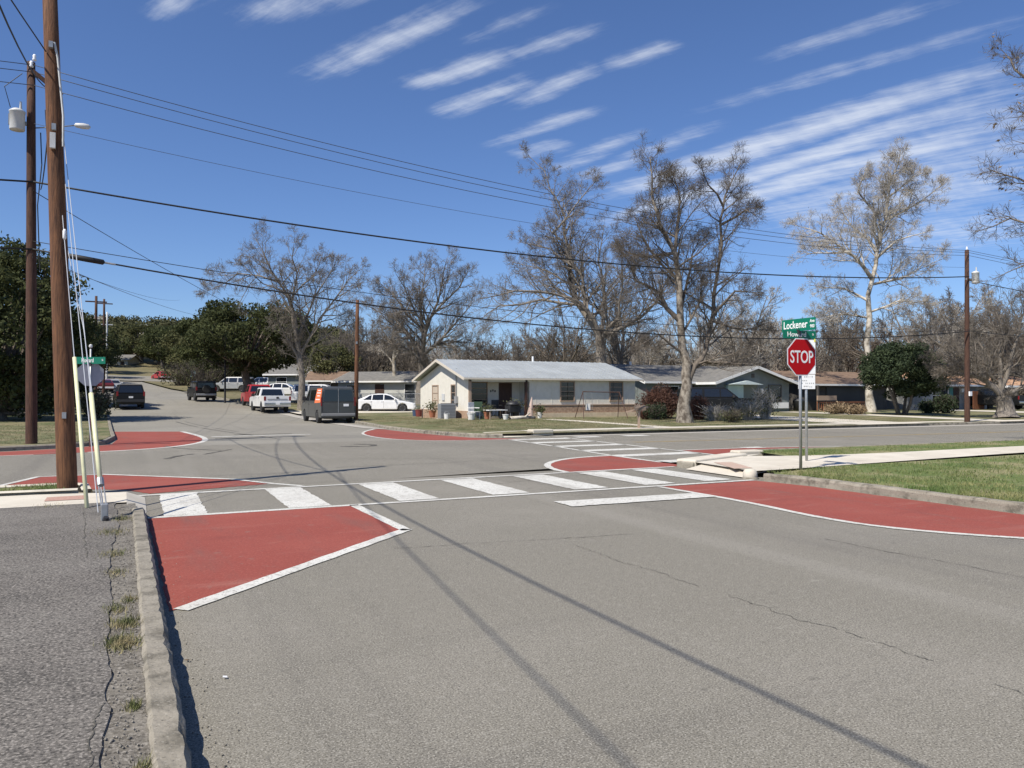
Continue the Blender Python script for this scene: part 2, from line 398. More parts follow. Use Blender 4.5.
# corner bulb at the middle
arc = [(8.5 + 0 * a, 14.2) for a in (0,)] + [(11.75 - 3.3 * math.cos(t), 14.1 + 3.35 * math.sin(t)) for t in [PI / 2 * i / 10 for i in range(11)]]
red(arc[1:] + [(11.72, 14.18)])
line(arc[1:], .16); 
# crosswalk over the cross street
line([(11.75, 15.2), (11.85, 17.5), (12.3, 21), (12.75, 25.6)], .14); line([(14.5, 16.2), (14.65, 18), (14.9, 22), (15.2, 25.6)], .14)
for y in (15.3, 17.3, 19.3, 21.3, 23.3, 25.2):
    x0 = 11.9 + max(0, y - 17.5) * .11; x1 = 14.55 + (y - 17) * .07
    poly('crosswalk_bar', [(x0, y - .3), (x1, y - .34), (x1, y + .28), (x0, y + .3)], ZWH, white_mat)
# right-hand bulb along the cross street
red([(14.8, 18.1), (14.66, 16.2), (19.5, 15.9), (23.0, 15.72), (20, 17.4), (17.6, 18.0)])
line([(14.7, 18.22), (17.6, 18.1), (20.1, 17.5), (23.4, 15.8)], .13)
poly('painted_line', [(17.2, 17.9), (17.9, 17.85), (18, 18.3), (17.2, 18.35)], ZWH + .004, white_mat)
# left bulbs
red([(-4.6, 15.42), (-1.95, 16.5), (-1.47, 18.05), (-.4, 18.0), (1.86, 15.85), (2.4, 14.78), (.4, 14.2), (.0, 15.0), (-.6, 15.36)])
line([(-4.8, 15.5), (-2.0, 16.62), (-1.52, 18.12), (-.38, 18.08), (1.92, 15.9), (2.5, 14.75), (2.9, 14.15)], .12)
red([(-30, 26.5), (-3.0, 26.6), (-1.6, 27.3), (-.35, 28.8), (-.2, 31.8), (-.4, 38.9), (2.3, 37.6), (2.62, 34), (2.72, 31.2), (2.45, 29), (1.8, 27.2), (.9, 26.1), (-.4, 25.4), (-2.2, 24.9), (-7, 24.4), (-30, 24.4)])
line(smooth_line([(2.35, 37.6), (2.7, 34), (2.8, 31.2), (2.52, 28.9), (1.6, 26.8), (.4, 25.7), (-.9, 25.2)], 2), .2); line([(-2.2, 24.84), (-7, 24.33), (-30, 24.33)], .1)
line([(3.1, 32.3), (5.6, 32.55), (7.0, 32.6)], .34)
red([(11.1, 36.3), (9.9, 34.3), (9.1, 32.2), (8.85, 29.8), (9.0, 27.8), (9.7, 26.4), (11.0, 25.7), (13.4, 25.55), (12.75, 26.35), (11.95, 27.3), (11.55, 29.6), (11.2, 33)])
line(smooth_line([(11.0, 36.6), (9.2, 32.9), (8.72, 29.8), (8.95, 27.4), (9.8, 26.1), (11.2, 25.6), (13.6, 25.45)], 2), .12)
# centre line, lane edge dashes and the worn strip of the cross street
for dx in (0, .24):
    line([(15.9, 21.9 + dx), (22, 21.4 + dx), (35, 20.5 + dx), (60, 19.4 + dx), (110, 18 + dx)], .11, ZWH - .002, yellow_mat)
for x in (15.7, 18.0): poly('painted_line', [(x, 25.3), (x + 1.1, 25.3), (x + 1.1, 25.95), (x, 25.95)], ZWH, white_mat)
line([(30, 15.9), (60, 14.9), (110, 14.6)], .12)
loft('gutter', [(x, NY(x) - .95) for x in (15.3, 20, 26, 34, 45, 60, 100)], [(x, NY(x) + .02) for x in (15.3, 20, 26, 34, 45, 60, 100)], .008, gutter_mat, 2)
loft('gutter', [(11.28, 35), (11.28, 50), (11.28, 62)], [(10.55, 37), (10.5, 50), (10.5, 62)], .02, gutter_mat, 2, 10)
loft('gutter', [(11.08, -10), (11.08, 3.1)], [(10.75, -10), (10.75, 3.3)], .005, gutter_mat, 1, 6)
# cracks, tar seals and stains of the roads
def wander(a, b, n, amp, seed):
    R = random.Random(seed); a = Vector(a); b = Vector(b); d = (b - a); nrm = Vector((-d.y, d.x)).normalized(); out = []; o = 0
    for i in range(n + 1):
        o += R.uniform(-amp, amp); o *= .8; out.append(a + d * i / n + nrm * o)
    return out
for k, (a, b, w) in enumerate([((2.6, 7.95), (5.4, 7.5), .008), ((4.43, 7.3), (4.43, 5.2), .006), ((4.44, 4.9), (4.47, 3.1), .006), ((4.45, 2.7), (4.5, .5), .005), ((6.2, 12.9), (9.8, 13.9), .012), ((4.3, 17.4), (10.5, 17.6), .03), ((3.4, 20.5), (8.8, 17.9), .02), ((7.2, 6.3), (7.4, 1), .008)]):
    stripe('road_crack', wander(a, b, 70, .028, k), w, ZTAR, crack_mat, .3, .8)
for k, (pl, w) in enumerate([([(1.2, 27.2), (1.6, 25.6), (2.6, 24.3)], .1), ([(1.0, 21.7), (1.3, 22.6), (1.75, 23.2)], .14), ([(2.0, 22.9), (2.9, 24.6)], .1), ([(6.2, 24.4), (7.1, 24.0), (7.5, 24.9), (6.9, 25.4)], .22), ([(3.1, 30.9), (4.6, 30.8)], .3), ([(4.1, 33.6), (6.4, 33.4)], .28), ([(2.8, 50), (3.2, 44), (4.1, 36), (5.2, 30)], .1), ([(3.3, 50), (3.7, 44), (4.6, 36)], .06)]):
    stripe('tar_seal', smooth_line(pl, 2), w, .007, tar_mat, .5, .5)

# ---- south-west corner: kerb, asphalt walk, soil strip, pale concrete
W = wander((-.01, -6), (-.09, 12.3), 240, .022, 5)
loft('pavement', [(-50, -6), (-50, 12.3)], W, .135, asphalt_walk, 10, 160)
b = MB()
for p, q in zip(resample(W, .15), resample(W, .15)[1:]): b.quad((p.x, p.y, .135), (q.x, q.y, .135), (q.x + .02, q.y, .1), (p.x + .02, p.y, .1))
struct(b.build('pavement_edge', asphalt_walk))
loft('soil_strip', [(-.5, -6), (-.5, 12.1)], [(.16, -6), (.16, 12.1)], .124, soil_mat, 4, 60)
kerb([(.27, -6), (.27, 11.95)], .16, .145, concrete_old, .006, .09, side=1, taper=6)
for k, (a, b_) in enumerate([((-.3, 8.2), (-.45, 11.6)), ((-1.1, 10.9), (-.1, 11.1)), ((-.16, 3.0), (-.1, 4.3))]):
    stripe('pavement_crack', wander(a, b_, 60, .012, 30 + k), .006, .1385, crack_mat, .05, .9)
loft('concrete_walk', [(-50, 12.28), (-.35, 12.28), (.05, 12.2)], [(-50, 14.1), (-.45, 13.75), (.05, 13.5)], .132, concrete, 3, 40)
b = MB(); b.quad((.05, 12.1, .13), (.05, 13.5, .135), (.32, 13.7, .006), (.3, 12.0, .006)); b.quad((.05, 11.6, .122), (.05, 12.1, .13), (.3, 12.0, .006), (.28, 11.7, .006)); b.quad((-.5, 13.7, .133), (.05, 13.5, .133), (.32, 13.7, .008), (.1, 14.4, .008), (-.3, 14.6, .012))
struct(b.build('ramp', concrete))
poly('tactile_strip', [(-1.0, 12.8), (-.5, 12.8), (-.5, 13.3), (-1.0, 13.27)], .138, mat('tactile', (.36, .2, .15), .9, (.46, .3, .24), 30))
loft('grass_verge', [(-50, 14.12), (-.95, 13.95)], [(-50, 15.2), (-.95, 15.0)], .13, lawn_mat, 3, 40)
kerb([(-50, 15.36), (-.75, 15.2), (-.5, 14.9), (-.42, 14.0)], .16, .15, concrete, .004, .5, side=-1)
kerb([(-2.6, 13.98), (-.62, 13.86)], .14, .19, concrete, .004, .5, side=-1)

def gravel(n, seed):
    rg = np.random.default_rng(seed); V = []; F = []; base = np.array([[1, 0, 0], [-.8, .1, 0], [0, 1, 0], [.1, -.9, 0], [0, 0, .8], [0, 0, -.6]]); tri = np.array([[0, 2, 4], [2, 1, 4], [1, 3, 4], [3, 0, 4], [2, 0, 5], [1, 2, 5], [3, 1, 5], [0, 3, 5]])
    for i in range(n):
        y = 2.6 + 9.4 * rg.random() ** 1.5; x = rg.choice([-.02 + rg.normal(0, .07), rg.uniform(-.1, .12), .3 + abs(rg.normal(0, .09))], p=[.5, .35, .15])
        z = .004 if x > .27 else .13; sc = rg.uniform(.003, .009) * (1.6 if rg.random() < .08 else 1)
        V.append(base * sc * rg.uniform(.6, 1.3, (6, 3)) + np.array([x, y, z])); F.append(tri + 6 * i)
    struct(fast('gravel', np.concatenate(V), np.concatenate(F), mat('gravel_grey', (.3, .275, .235), .9, (.12, .11, .09), 30, world=True)), 'stuff')
gravel(1300, 6)

# ---- south-east corner: lawn, path, kerb, ramps
SEK = [(11.12, -12), (11.12, 10.2), (10.95, 11.0)]
kerb(SEK, .17, .14, concrete_old, .012, .3, side=-1)
loft('lawn', [(11.26, -12), (11.26, 9.5), (11.1, 11.05), (12.6, 11.35)], [(70, -12), (70, 11.4), (40, 11.9), (13.4, 11.55)], .135, lawn_mat, 16, 60)
PA = smooth_line([(11.2, 11.5), (12.6, 11.5), (14.5, 11.65), (22, 12.1), (30, 12.1), (60, 11.4)], 2)
PB = smooth_line([(11.6, 14.4), (13.3, 14.6), (14.6, 14.0), (17, 13.55), (22, 13.6), (30, 13.45), (60, 12.8)], 2)
loft('path', PA, PB, .139, concrete, 4, 80)
loft('grass_verge', [(14.7, 14.0), (17, 13.57), (22, 13.62), (30, 13.47), (60, 12.82)], [(15.2, 15.8), (17, 15.72), (22, 15.5), (30, 15.15), (60, 13.85)], .137, lawn_mat, 3, 60)
kerb([(15.0, 15.98), (17, 15.88), (22, 15.64), (30, 15.28), (60, 13.95)], .15, .15, concrete_old, .006, .6, side=-1)
b = MB(); b.quad((10.95, 11.55, .02), (11.7, 11.5, .141), (11.7, 13.4, .141), (11.05, 13.4, .02)); struct(b.build('ramp', concrete))
b = MB(); b.quad((11.9, 14.9, .02), (14.5, 15.9, .02), (14.5, 14.7, .142), (13.5, 14.2, .142)); struct(b.build('ramp', concrete))
poly('tactile_strip', [(11.15, 12.0), (11.6, 11.95), (12.2, 13.2), (11.8, 13.35)], .146, mat('tactile_faded', (.42, .29, .22), .9, (.5, .38, .3), 30))

# ---- north blocks
kerb([(-60, 26.75), (-3.3, 26.75), (-1.85, 27.35), (-.5, 28.85)] + LK[1:9], .16, .14, concrete_old, .006, 1.0, side=1)
NWE = resample([(-60, 26.92), (-3.3, 26.92), (-1.95, 27.5), (-.68, 28.9)] + [(x - .17, y) for x, y in LK[1:]], 2)
loft('lawn', NWE, [(-110, 30), (-100, 60), (-95, 100), (-95, 150), (-90, 186)], .132, lawn_dull, 24, 110)
NEK = [(100, NY(100)), (60, NY(60)), (40, NY(40)), (20.5, NY(20.5)), (15.6, 27.3)]
kerb(NEK, .16, .14, concrete_old, .008, 1.0, side=-1)
kerb([(13.1, 26.75), (12.5, 27.1), (11.9, 28.4), (11.45, 31)] + RK[2:9], .16, .14, concrete_old, .008, 1.0, side=-1)
EA = [(12.9, 27.0), (12.1, 28.4), (11.62, 31)] + [(x + .17, y) for x, y in RK[2:]]
loft('lawn', resample(EA, 2), [(110, 26), (110, 40), (100, 70), (90, 110), (70, 160), (40, 200), (0, 215), (-60, 212)], .132, lawn_dull, 40, 120)
loft('sidewalk', [(15, 28.05), (20, 28.15), (40, 27.5), (60, 26.9), (100, 25.6)], [(15, 28.95), (20, 29.1), (40, 28.4), (60, 27.7), (100, 26.4)], .142, concrete, 2, 50)
b = MB(); b.quad((13.1, 26.6, .02), (15.6, 27.1, .02), (15.4, 28.9, .148), (12.9, 28.2, .148)); struct(b.build('ramp', concrete))
stripe('walkway', [(21.3, 37.8), (21.9, 35), (22.6, 29)], .9, .14, concrete, 1)
for x0, x1, y1 in ((33.5, 38.5, 41), (44.5, 47.5, 44), (62, 66.5, 46)):
    loft('driveway', [(x0, NY(x0) - .1), (x0 + .3, 29), (x0 + .6, y1)], [(x1, NY(x1) - .1), (x1 - .2, 29), (x1 - .4, y1)], .15, concrete, 2, 14)
loft('driveway', [(11.3, 56.5), (15, 56.8), (24, 57.2)], [(11.3, 61.5), (15, 61.2), (24, 61)], .14, concrete, 3, 16)
loft('driveway', [(7.8, 84), (12, 86), (22, 88)], [(6.6, 104), (12, 103), (24, 103)], .14, asphalt_far, 3, 16)

loft('dry_shaded_verge', [(x + .25, y) for x, y in RK[6:15]], [(90, 72), (90, 90), (80, 120), (60, 150), (40, 180), (10, 212), (-60, 212)], .15, dry_mat, 12, 40)  # dry ground; its darker tone also stands in for the tree shade
loft('dry_shaded_verge', [(x - .25, y) for x, y in LK[4:11]], [(-60, 72), (-70, 90), (-80, 120), (-90, 150), (-90, 186)], .15, dry_mat, 12, 40)  # dry ground again, with tree shade included in the darker tone
loft('side_street', [(-6, 148), (2, 144), (14, 139), (34, 132), (60, 122)], [(-14, 171), (4, 164), (16, 158), (36, 150), (62, 140)], .17, asphalt_far, 4, 40)
# concrete blocks by the ramps
def block(name, label, loc, rz, L, Wd, h, m=concrete):
    t = thing(name, label, 'kerb block', loc, rz)
    MB().box(-L / 2, L / 2, -Wd / 2, Wd / 2, -.05, h).build('slab', m, t, bevel=.035)
    MB().box(-L / 2 - .05, -L / 2 + .1, -Wd / 2 + .03, Wd / 2 - .03, -.05, h * .72).build('end_face', concrete_old, t, bevel=.03)
    return t
block('kerb_block', 'long pale concrete kerb block between the two ramps at the corner', (12.62, 14.28, .0), .36, 2.6, .5, .19)
block('kerb_block', 'short pale concrete kerb end beyond the long block, beside the grass', (14.75, 15.4, .0), -.1, .8, .4, .19)
t = thing('kerb_stub', 'small rounded pale concrete stub at the foot of the stop sign lawn', 'kerb block', (11.02, 11.42, 0))
MB().lathe([(.13, -.05), (.14, .08), (.13, .15), (.09, .19), (.02, .2)], 14).build('stub', concrete, t, smooth=True)
MB().lathe([(.155, -.05), (.155, .03), (.13, .04)], 14).build('foot', concrete_old, t, smooth=True)
block('kerb_block', 'pale concrete ramp wing at the far kerb before the white house', (15.1, 27.35, 0), .1, 1.0, .45, .26)

# ------------------------------------------------------------------ trees
def branchset():
    return {}
def add_branch(store, pts, radii, sides, mi=0):
    store.setdefault((len(pts), sides, mi), []).append((pts, radii))
def grow(store, R, start, d, L, r, lvl, maxl, cfg, sides):
    n = 5 if lvl <= 1 else 4 if lvl == 2 else 3
    p = start.copy(); pts = [p.copy()]; rad = [r]; d = d.normalized(); step = L / (n - 1); kink = cfg['kink'] * (1 + .3 * lvl)
    for i in range(1, n):
        d = (d + Vector((R.gauss(0, kink), R.gauss(0, kink), R.gauss(0, kink) + cfg['up']))).normalized()
        p = p + d * step; pts.append(p.copy()); rad.append(max(r * (1 - .75 * i / (n - 1)), cfg['rmin']))
    add_branch(store, pts, rad, sides, 0 if lvl < cfg.get('twig', 2) else 1)
    if lvl >= maxl: return
    spawn(store, R, pts, rad, L, lvl, maxl, cfg)
def spawn(store, R, pts, rad, L, lvl, maxl, cfg, lo=.2):
    nb = cfg['n'][min(lvl, len(cfg['n']) - 1)]; nb = max(2, int(nb * R.uniform(.75, 1.25)))
    segs = len(pts) - 1
    for k in range(nb):
        t = lo + (1 - lo) * (k + R.random()) / nb; f = min(t * segs, segs - 1e-3); i = int(f); u = f - i
        p = pts[i].lerp(pts[i + 1], u); ax = (pts[i + 1] - pts[i]).normalized(); r0 = rad[i] + (rad[i + 1] - rad[i]) * u
        perp = Vector((R.gauss(0, 1), R.gauss(0, 1), R.gauss(0, 1))); perp = (perp - ax * perp.dot(ax)).normalized()
        a = math.radians(R.uniform(*cfg['ang'])); nd = ax * math.cos(a) + perp * math.sin(a)
        ln = L * R.uniform(*cfg['len']) * (1.25 - .85 * t)
        grow(store, R, p, nd, max(ln, .25), max(min(r0 * .62, ln * .022 + .0015), cfg['rmin']), lvl + 1, maxl, cfg, 4 if lvl == 0 else 3)
def tubes_np(store):
    Vs = []; Fs = []; Ms = []; off = 0
    for (n, k, mi), lst in store.items():
        P = np.array([[tuple(q) for q in b[0]] for b in lst], np.float32); Rr = np.array([b[1] for b in lst], np.float32)
        T = np.gradient(P, axis=1); T /= np.linalg.norm(T, axis=2, keepdims=True) + 1e-9
        D = P[:, -1] - P[:, 0]; ref = np.where((np.abs(D[:, 2]) > .8 * np.linalg.norm(D, axis=1))[:, None], np.array([1., 0, 0]), np.array([0, 0, 1.]))[:, None, :]
        Aa = np.cross(T, np.broadcast_to(ref, T.shape)); Aa /= np.linalg.norm(Aa, axis=2, keepdims=True) + 1e-9; Bb = np.cross(T, Aa)
        c = 2 * PI * np.arange(k) / k
        V = P[:, :, None, :] + (Aa[:, :, None, :] * np.cos(c)[None, None, :, None] + Bb[:, :, None, :] * np.sin(c)[None, None, :, None]) * Rr[:, :, None, None]
        nb = len(lst); base = np.arange(nb)[:, None, None] * n * k + np.arange(n - 1)[None, :, None] * k
        j = np.arange(k)[None, None, :]; j2 = (j + 1) % k
        F = np.stack([base + j, base + j2, base + k + j2, base + k + j], -1).reshape(-1, 4)
        Vs.append(V.reshape(-1, 3)); Fs.append(F + off); Ms.append(np.full(len(F), mi)); off += V.size // 3
    return np.concatenate(Vs), np.concatenate(Fs), np.concatenate(Ms)
def leaf_quads(C, size, R, jitter=.4):
    n = len(C); a = R.normal(size=(n, 3)); a /= np.linalg.norm(a, axis=1, keepdims=True); b = np.cross(a, R.normal(size=(n, 3))); b /= np.linalg.norm(b, axis=1, keepdims=True)
    s = size * R.uniform(1 - jitter, 1 + jitter, (n, 1))
    V = np.stack([C - a * s, C + b * s * .5, C + a * s, C - b * s * .5], 1).reshape(-1, 3)
    return V, np.arange(4 * n).reshape(n, 4)
CFG = dict(kink=.13, up=.05, n=[9, 7, 6, 3], ang=(25, 60), len=(.36, .66), rmin=.0068, twig=2)

def hero(name, label, cat, base, d, limbs, mats, seed, cfg=None, maxl=4, dead=0, loc_only=None, trunk_mat=None):
    """limbs: list of (points in the view [(px,py)...], r0, r1); first is the trunk. Each limb gets a depth of its own."""
    R = random.Random(seed); cfg = {**CFG, **(cfg or {})}
    o = thing(name, label, cat, base); store = {}; trunk = {}; spine = []
    base = Vector(base)
    for i, (pl, r0, r1) in enumerate(limbs):
        bend = 0 if i == 0 else R.uniform(-1, 1); span = len(pl); P = []
        Ltot = sum((Vector(a) - Vector(b)).length for a, b in zip(pl, pl[1:])) * d / FPX
        for j, (px, py) in enumerate(pl):
            off = bend * Ltot * .45 * (j / (span - 1)) ** 1.2
            P.append(at(px, py, d, off) - base)
        if i == 0: P[0] = Vector((P[0].x, P[0].y, -.1))
        else:
            near = min(spine, key=lambda q: (q - P[0]).length); sh = near - P[0]
            if sh.length < 2.2: P = [p + sh * (1 - j / (span - 1)) for j, p in enumerate(P)]
        # refine with jitter
        Q = [P[0]]; n = len(P)
        for a, b in zip(P, P[1:]):
            m_ = (a + b) / 2 + Vector((R.gauss(0, 1), R.gauss(0, 1), R.gauss(0, .5))) * (b - a).length * .045
            Q += [m_, b]
        rad = [r0 + (r1 - r0) * (k / (len(Q) - 1)) ** .8 for k in range(len(Q))]
        if i == 0:
            rad[0] *= 1.5; rad[1] *= 1.1
            add_branch(trunk, Q, rad, 10, 0)
        else:
            add_branch(store, Q, rad, 7, 0)
        for a, b in zip(Q, Q[1:]): spine += [a.lerp(b, k / 6) for k in range(7)]
        L = sum((a - b).length for a, b in zip(Q, Q[1:]))
        c2 = dict(cfg); c2['n'] = list(cfg['n']); c2['n'][0] = max(5, int(L * 1.45 * cfg.get('dens', 1.5)))
        c2['len'] = cfg['len']
        spawn(store, R, Q, rad, min(L * .75, cfg.get('Lmax', 7)), 0, maxl, c2, lo=.45 if i == 0 else .12)
    V, F, M = tubes_np(trunk); fast('trunk', V, F, [trunk_mat or mats[0]], o, smooth=True)
    V, F, M = tubes_np(store); fast('crown', V, F, mats, o, M, smooth=True)
    if dead:
        rg = np.random.default_rng(seed); sel = V[rg.integers(0, len(V), dead)]
        z = sel[:, 2]; sel = sel[z > np.percentile(z, 25)]
        LV, LF = leaf_quads(sel + rg.normal(0, .06, sel.shape), .06, rg)
        fast('dead_leaves', LV, LF, leaf_dead, o)
    return o

TREES = []
# pale tall tree behind the white house
d = 59
hero('bare_tree', 'tall grey leafless tree rising behind the right end of the white house', 'tree', (at(601, 380, d).x, at(601, 380, d).y, .3), d, [
    ([(601, 415), (601.5, 372), (601, 355), (600, 335)], .5, .36),
    ([(600, 337), (580, 303), (553, 294), (515, 291), (480, 299)], .2, .03),
    ([(600, 337), (577, 303), (571, 276), (568, 247), (565, 218), (550, 189), (528, 155)], .26, .02),
    ([(598, 335), (585, 306), (582, 276), (562, 241), (548, 229)], .2, .03),
    ([(603, 342), (609, 330), (621, 317), (623, 288), (621, 257)], .22, .03),
    ([(606, 338), (644, 317), (662, 297), (667, 286)], .18, .03),
    ([(568, 218), (583, 198), (599, 178)], .1, .02), ([(580, 306), (538, 300), (498, 306), (480, 320)], .14, .02),
    ([(600, 337), (604, 300), (598, 260), (604, 225)], .18, .02), ([(571, 270), (548, 250), (520, 242)], .1, .02),
    ([(582, 290), (545, 270), (512, 262)], .1, .02)], [bark_grey, twig_grey], 11, dict(dens=1.7))
# big pecan in front, two stems
d = 40.5
hero('bare_tree', 'big two-stemmed leafless tree with pale flaking trunk on the lawn by the kerb', 'tree', (at(685, 421, d).x, at(685, 421, d).y, gz(26, 32) + .1), d, [
    ([(685, 421), (687, 385), (687, 362), (681, 330), (679, 281), (675, 253), (660, 225), (652, 197), (650, 157)], .34, .03),
    ([(690, 385), (697, 366), (707, 352), (715, 314), (719, 273), (721, 221), (725, 197), (741, 163)], .2, .025),
    ([(681, 322), (660, 293), (636, 281), (622, 251)], .15, .02), ([(675, 253), (644, 257), (618, 249)], .1, .02),
    ([(725, 197), (709, 180), (701, 163)], .07, .015), ([(721, 221), (746, 208), (756, 215)], .08, .015),
    ([(709, 312), (733, 290), (759, 293)], .1, .02), ([(675, 253), (680, 201), (673, 175)], .1, .02),
    ([(693, 314), (696, 273), (700, 238)], .1, .02), ([(679, 281), (650, 250), (634, 215)], .09, .02),
    ([(686, 355), (660, 335), (640, 345)], .08, .015), ([(717, 320), (745, 330), (770, 322)], .08, .015), ([(681, 335), (700, 300), (704, 270)], .08, .015)],
    [bark_brown, twig_brown], 12, dict(dens=2.6, Lmax=5.2, rmin=.0052), trunk_mat=bark_trunk)
# sycamore
d = 60
hero('sycamore_tree', 'tall leafless sycamore with white bark, tallest on the right side', 'tree', (at(872, 412, d).x, at(872, 412, d).y, .25), d, [
    ([(872, 413), (871, 370), (869.6, 318), (868, 295), (876, 264), (880, 241), (886, 218), (889, 197), (892, 177), (900, 154)], .28, .03),
    ([(873, 279), (860.5, 262), (849, 251.5), (830, 253), (806, 254)], .18, .03), ([(880, 239), (875, 223), (873.5, 200)], .13, .03),
    ([(874, 210), (858, 192), (867, 168)], .1, .02), ([(881, 259), (899, 241), (927, 232)], .13, .02), ([(886, 220), (915, 205), (940, 186)], .12, .02),
    ([(876, 287), (904, 280), (942, 259)], .12, .02), ([(849, 251), (819, 231), (793, 225)], .11, .02), ([(869, 300), (845, 288), (809, 285)], .12, .02),
    ([(889, 197), (910, 180), (925, 172)], .08, .02), ([(878, 250), (852, 226), (840, 205)], .1, .02), ([(869, 312), (900, 300), (930, 305)], .1, .02), ([(869, 320), (840, 315), (812, 318)], .1, .02)],
    [bark_pale, twig_pale], 13, dict(dens=2.2, Lmax=5.8), dead=450)
# spreading tree at the right
d = 50
hero('bare_tree', 'low spreading leafless tree with short flared trunk at the far right house', 'tree', (at(1006, 416, d).x, at(1006, 416, d).y, .25), d, [
    ([(1006, 417), (1005.5, 405), (1003.6, 396)], .55, .42),
    ([(1002, 398), (990.6, 385), (974, 376), (962.5, 371), (948.5, 366), (930, 362)], .22, .04), ([(996, 391), (984, 378), (960.7, 358.6), (933, 341), (910, 319)], .2, .03),
    ([(1001, 390), (996, 380), (990, 358.6), (980, 343), (970, 326)], .2, .03), ([(1003, 392), (1001.7, 364), (1003.6, 336), (996, 312)], .18, .03),
    ([(1006, 394), (1024, 386), (1050, 370), (1078, 340)], .2, .03), ([(1004, 390), (1012, 360), (1022, 320), (1032, 295)], .18, .03), ([(960, 358), (950, 335), (940, 312)], .1, .02)],
    [bark_grey, twig_grey], 14, dict(dens=2.4, Lmax=5.2))
# tree whose branches reach in at the top right
d = 23
o = hero('bare_tree', 'leafless branches with a few dry leaves reaching in at the right edge', 'tree', (at(1215, 450, d).x, at(1215, 450, d).y, .1), d, [
    ([(1215, 455), (1212, 330), (1200, 230), (1190, 150)], .28, .16),
    ([(1205, 260), (1130, 215), (1070, 205), (1020, 178), (986, 168)], .12, .008), ([(1200, 230), (1120, 150), (1060, 110), (1015, 70), (1000, 48)], .12, .008),
    ([(1210, 320), (1120, 270), (1060, 232), (1010, 218), (975, 232)], .11, .008), ([(1195, 190), (1130, 60), (1090, 10), (1040, -20)], .12, .01),
    ([(1150, 225), (1080, 250), (1030, 262), (992, 280)], .07, .006), ([(1110, 150), (1060, 160), (1012, 140)], .06, .006), ([(1080, 120), (1040, 112), (1008, 118)], .05, .006)],
    [bark_brown, twig_brown], 15, dict(dens=2.4, Lmax=1.7, rmin=.004, n=[9, 6, 5, 3]), maxl=3, dead=420)
# left bare trees
d = 62
hero('bare_tree', 'tall slim leafless tree behind the dark van, in front of the live oak', 'tree', (at(302, 405, d).x, at(302, 405, d).y, .4), d, [
    ([(302, 414), (301.6, 396), (300, 361), (297, 337)], .3, .22),
    ([(297, 338), (292, 312), (277, 279), (266, 258), (256, 239)], .16, .02), ([(297, 337), (291, 302), (297, 273), (294, 244)], .15, .02),
    ([(300, 360), (282.6, 331), (276, 306)], .12, .02), ([(300, 356), (321, 317), (344, 287), (357, 272)], .13, .02), ([(297, 337), (315, 296), (336, 262)], .13, .02),
    ([(280, 283), (239, 274), (207, 291)], .09, .02), ([(297, 300), (318, 275), (322, 255)], .08, .02), ([(300, 350), (335, 330), (352, 318)], .08, .02), ([(284, 295), (262, 285), (240, 262)], .08, .02)],
    [bark_grey, twig_grey], 16, dict(dens=1.7, Lmax=5.8))
d = 76
hero('bare_tree', 'wide fan-shaped leafless tree behind the left gable of the white house', 'tree', (at(423, 395, d).x, at(423, 395, d).y, .6), d, [
    ([(423, 398), (423, 375), (422, 360)], .5, .4),
    ([(421, 361), (414, 346), (403, 331), (382, 315)], .2, .03), ([(423, 358), (426, 325.5), (411, 302), (396, 274)], .22, .02), ([(429, 352), (435, 317), (444, 284), (447, 259)], .22, .02),
    ([(429, 355), (452, 331), (475, 300)], .2, .02), ([(430, 358), (450, 343), (476, 343)], .16, .02), ([(421, 360), (400, 345), (372, 342)], .16, .02),
    ([(424, 340), (420, 300), (425, 262)], .18, .02), ([(412, 330), (392, 300), (378, 282)], .14, .02), ([(438, 320), (462, 290), (468, 272)], .13, .02), ([(421, 350), (395, 320), (366, 305)], .14, .02)],
    [bark_grey, twig_grey], 17, dict(dens=2.0, Lmax=7.5))
d = 80
hero('sycamore_tree', 'slim white-barked leafless tree left of the fan-shaped tree', 'tree', (at(396, 395, d).x, at(396, 395, d).y, .7), d, [
    ([(395, 398), (394, 363), (392, 337), (398, 318)], .26, .05), ([(394, 360), (406, 342), (416, 345)], .12, .02), ([(393, 345), (382, 330), (378, 318)], .12, .02), ([(394, 366), (384, 352), (374, 350)], .1, .02)],
    [bark_pale, twig_pale], 18, dict(dens=1.6, Lmax=5))

# generic bare trees for the rows behind
def bare_meshes(seed, H, cfg, maxl=3):
    R = random.Random(seed); st = {}; tr = {}
    p = [Vector((0, 0, -.2)), Vector((R.gauss(0, .1), R.gauss(0, .1), H * .14)), Vector((R.gauss(0, .2), R.gauss(0, .2), H * .3))]
    add_branch(tr, p, [H * .03, H * .022, H * .018], 8)
    for k in range(R.randint(5, 7)):
        a = k * 2.4 + R.random(); tilt = R.uniform(.2, .75)
        dd = Vector((math.cos(a) * tilt, math.sin(a) * tilt, 1))
        grow(st, R, p[1].lerp(p[2], R.random()), dd, H * R.uniform(.5, .72), H * .012, 0, maxl, cfg, 6)
    return tubes_np(tr), tubes_np(st)
bcfg = {**CFG, 'n': [11, 10, 7], 'rmin': .011, 'len': (.32, .55), 'up': .06}
PROTO = []
for k, (mt, bk) in enumerate([(twig_grey, bark_grey), (twig_brown, bark_brown), (twig_pale, bark_grey), (twig_brown, bark_grey)]):
    (tv, tf, tm), (cv, cf, cm) = bare_meshes(40 + k, 11, bcfg)
    PROTO.append((tv, tf, cv, cf, cm, bk, mt))
proto_data = {}
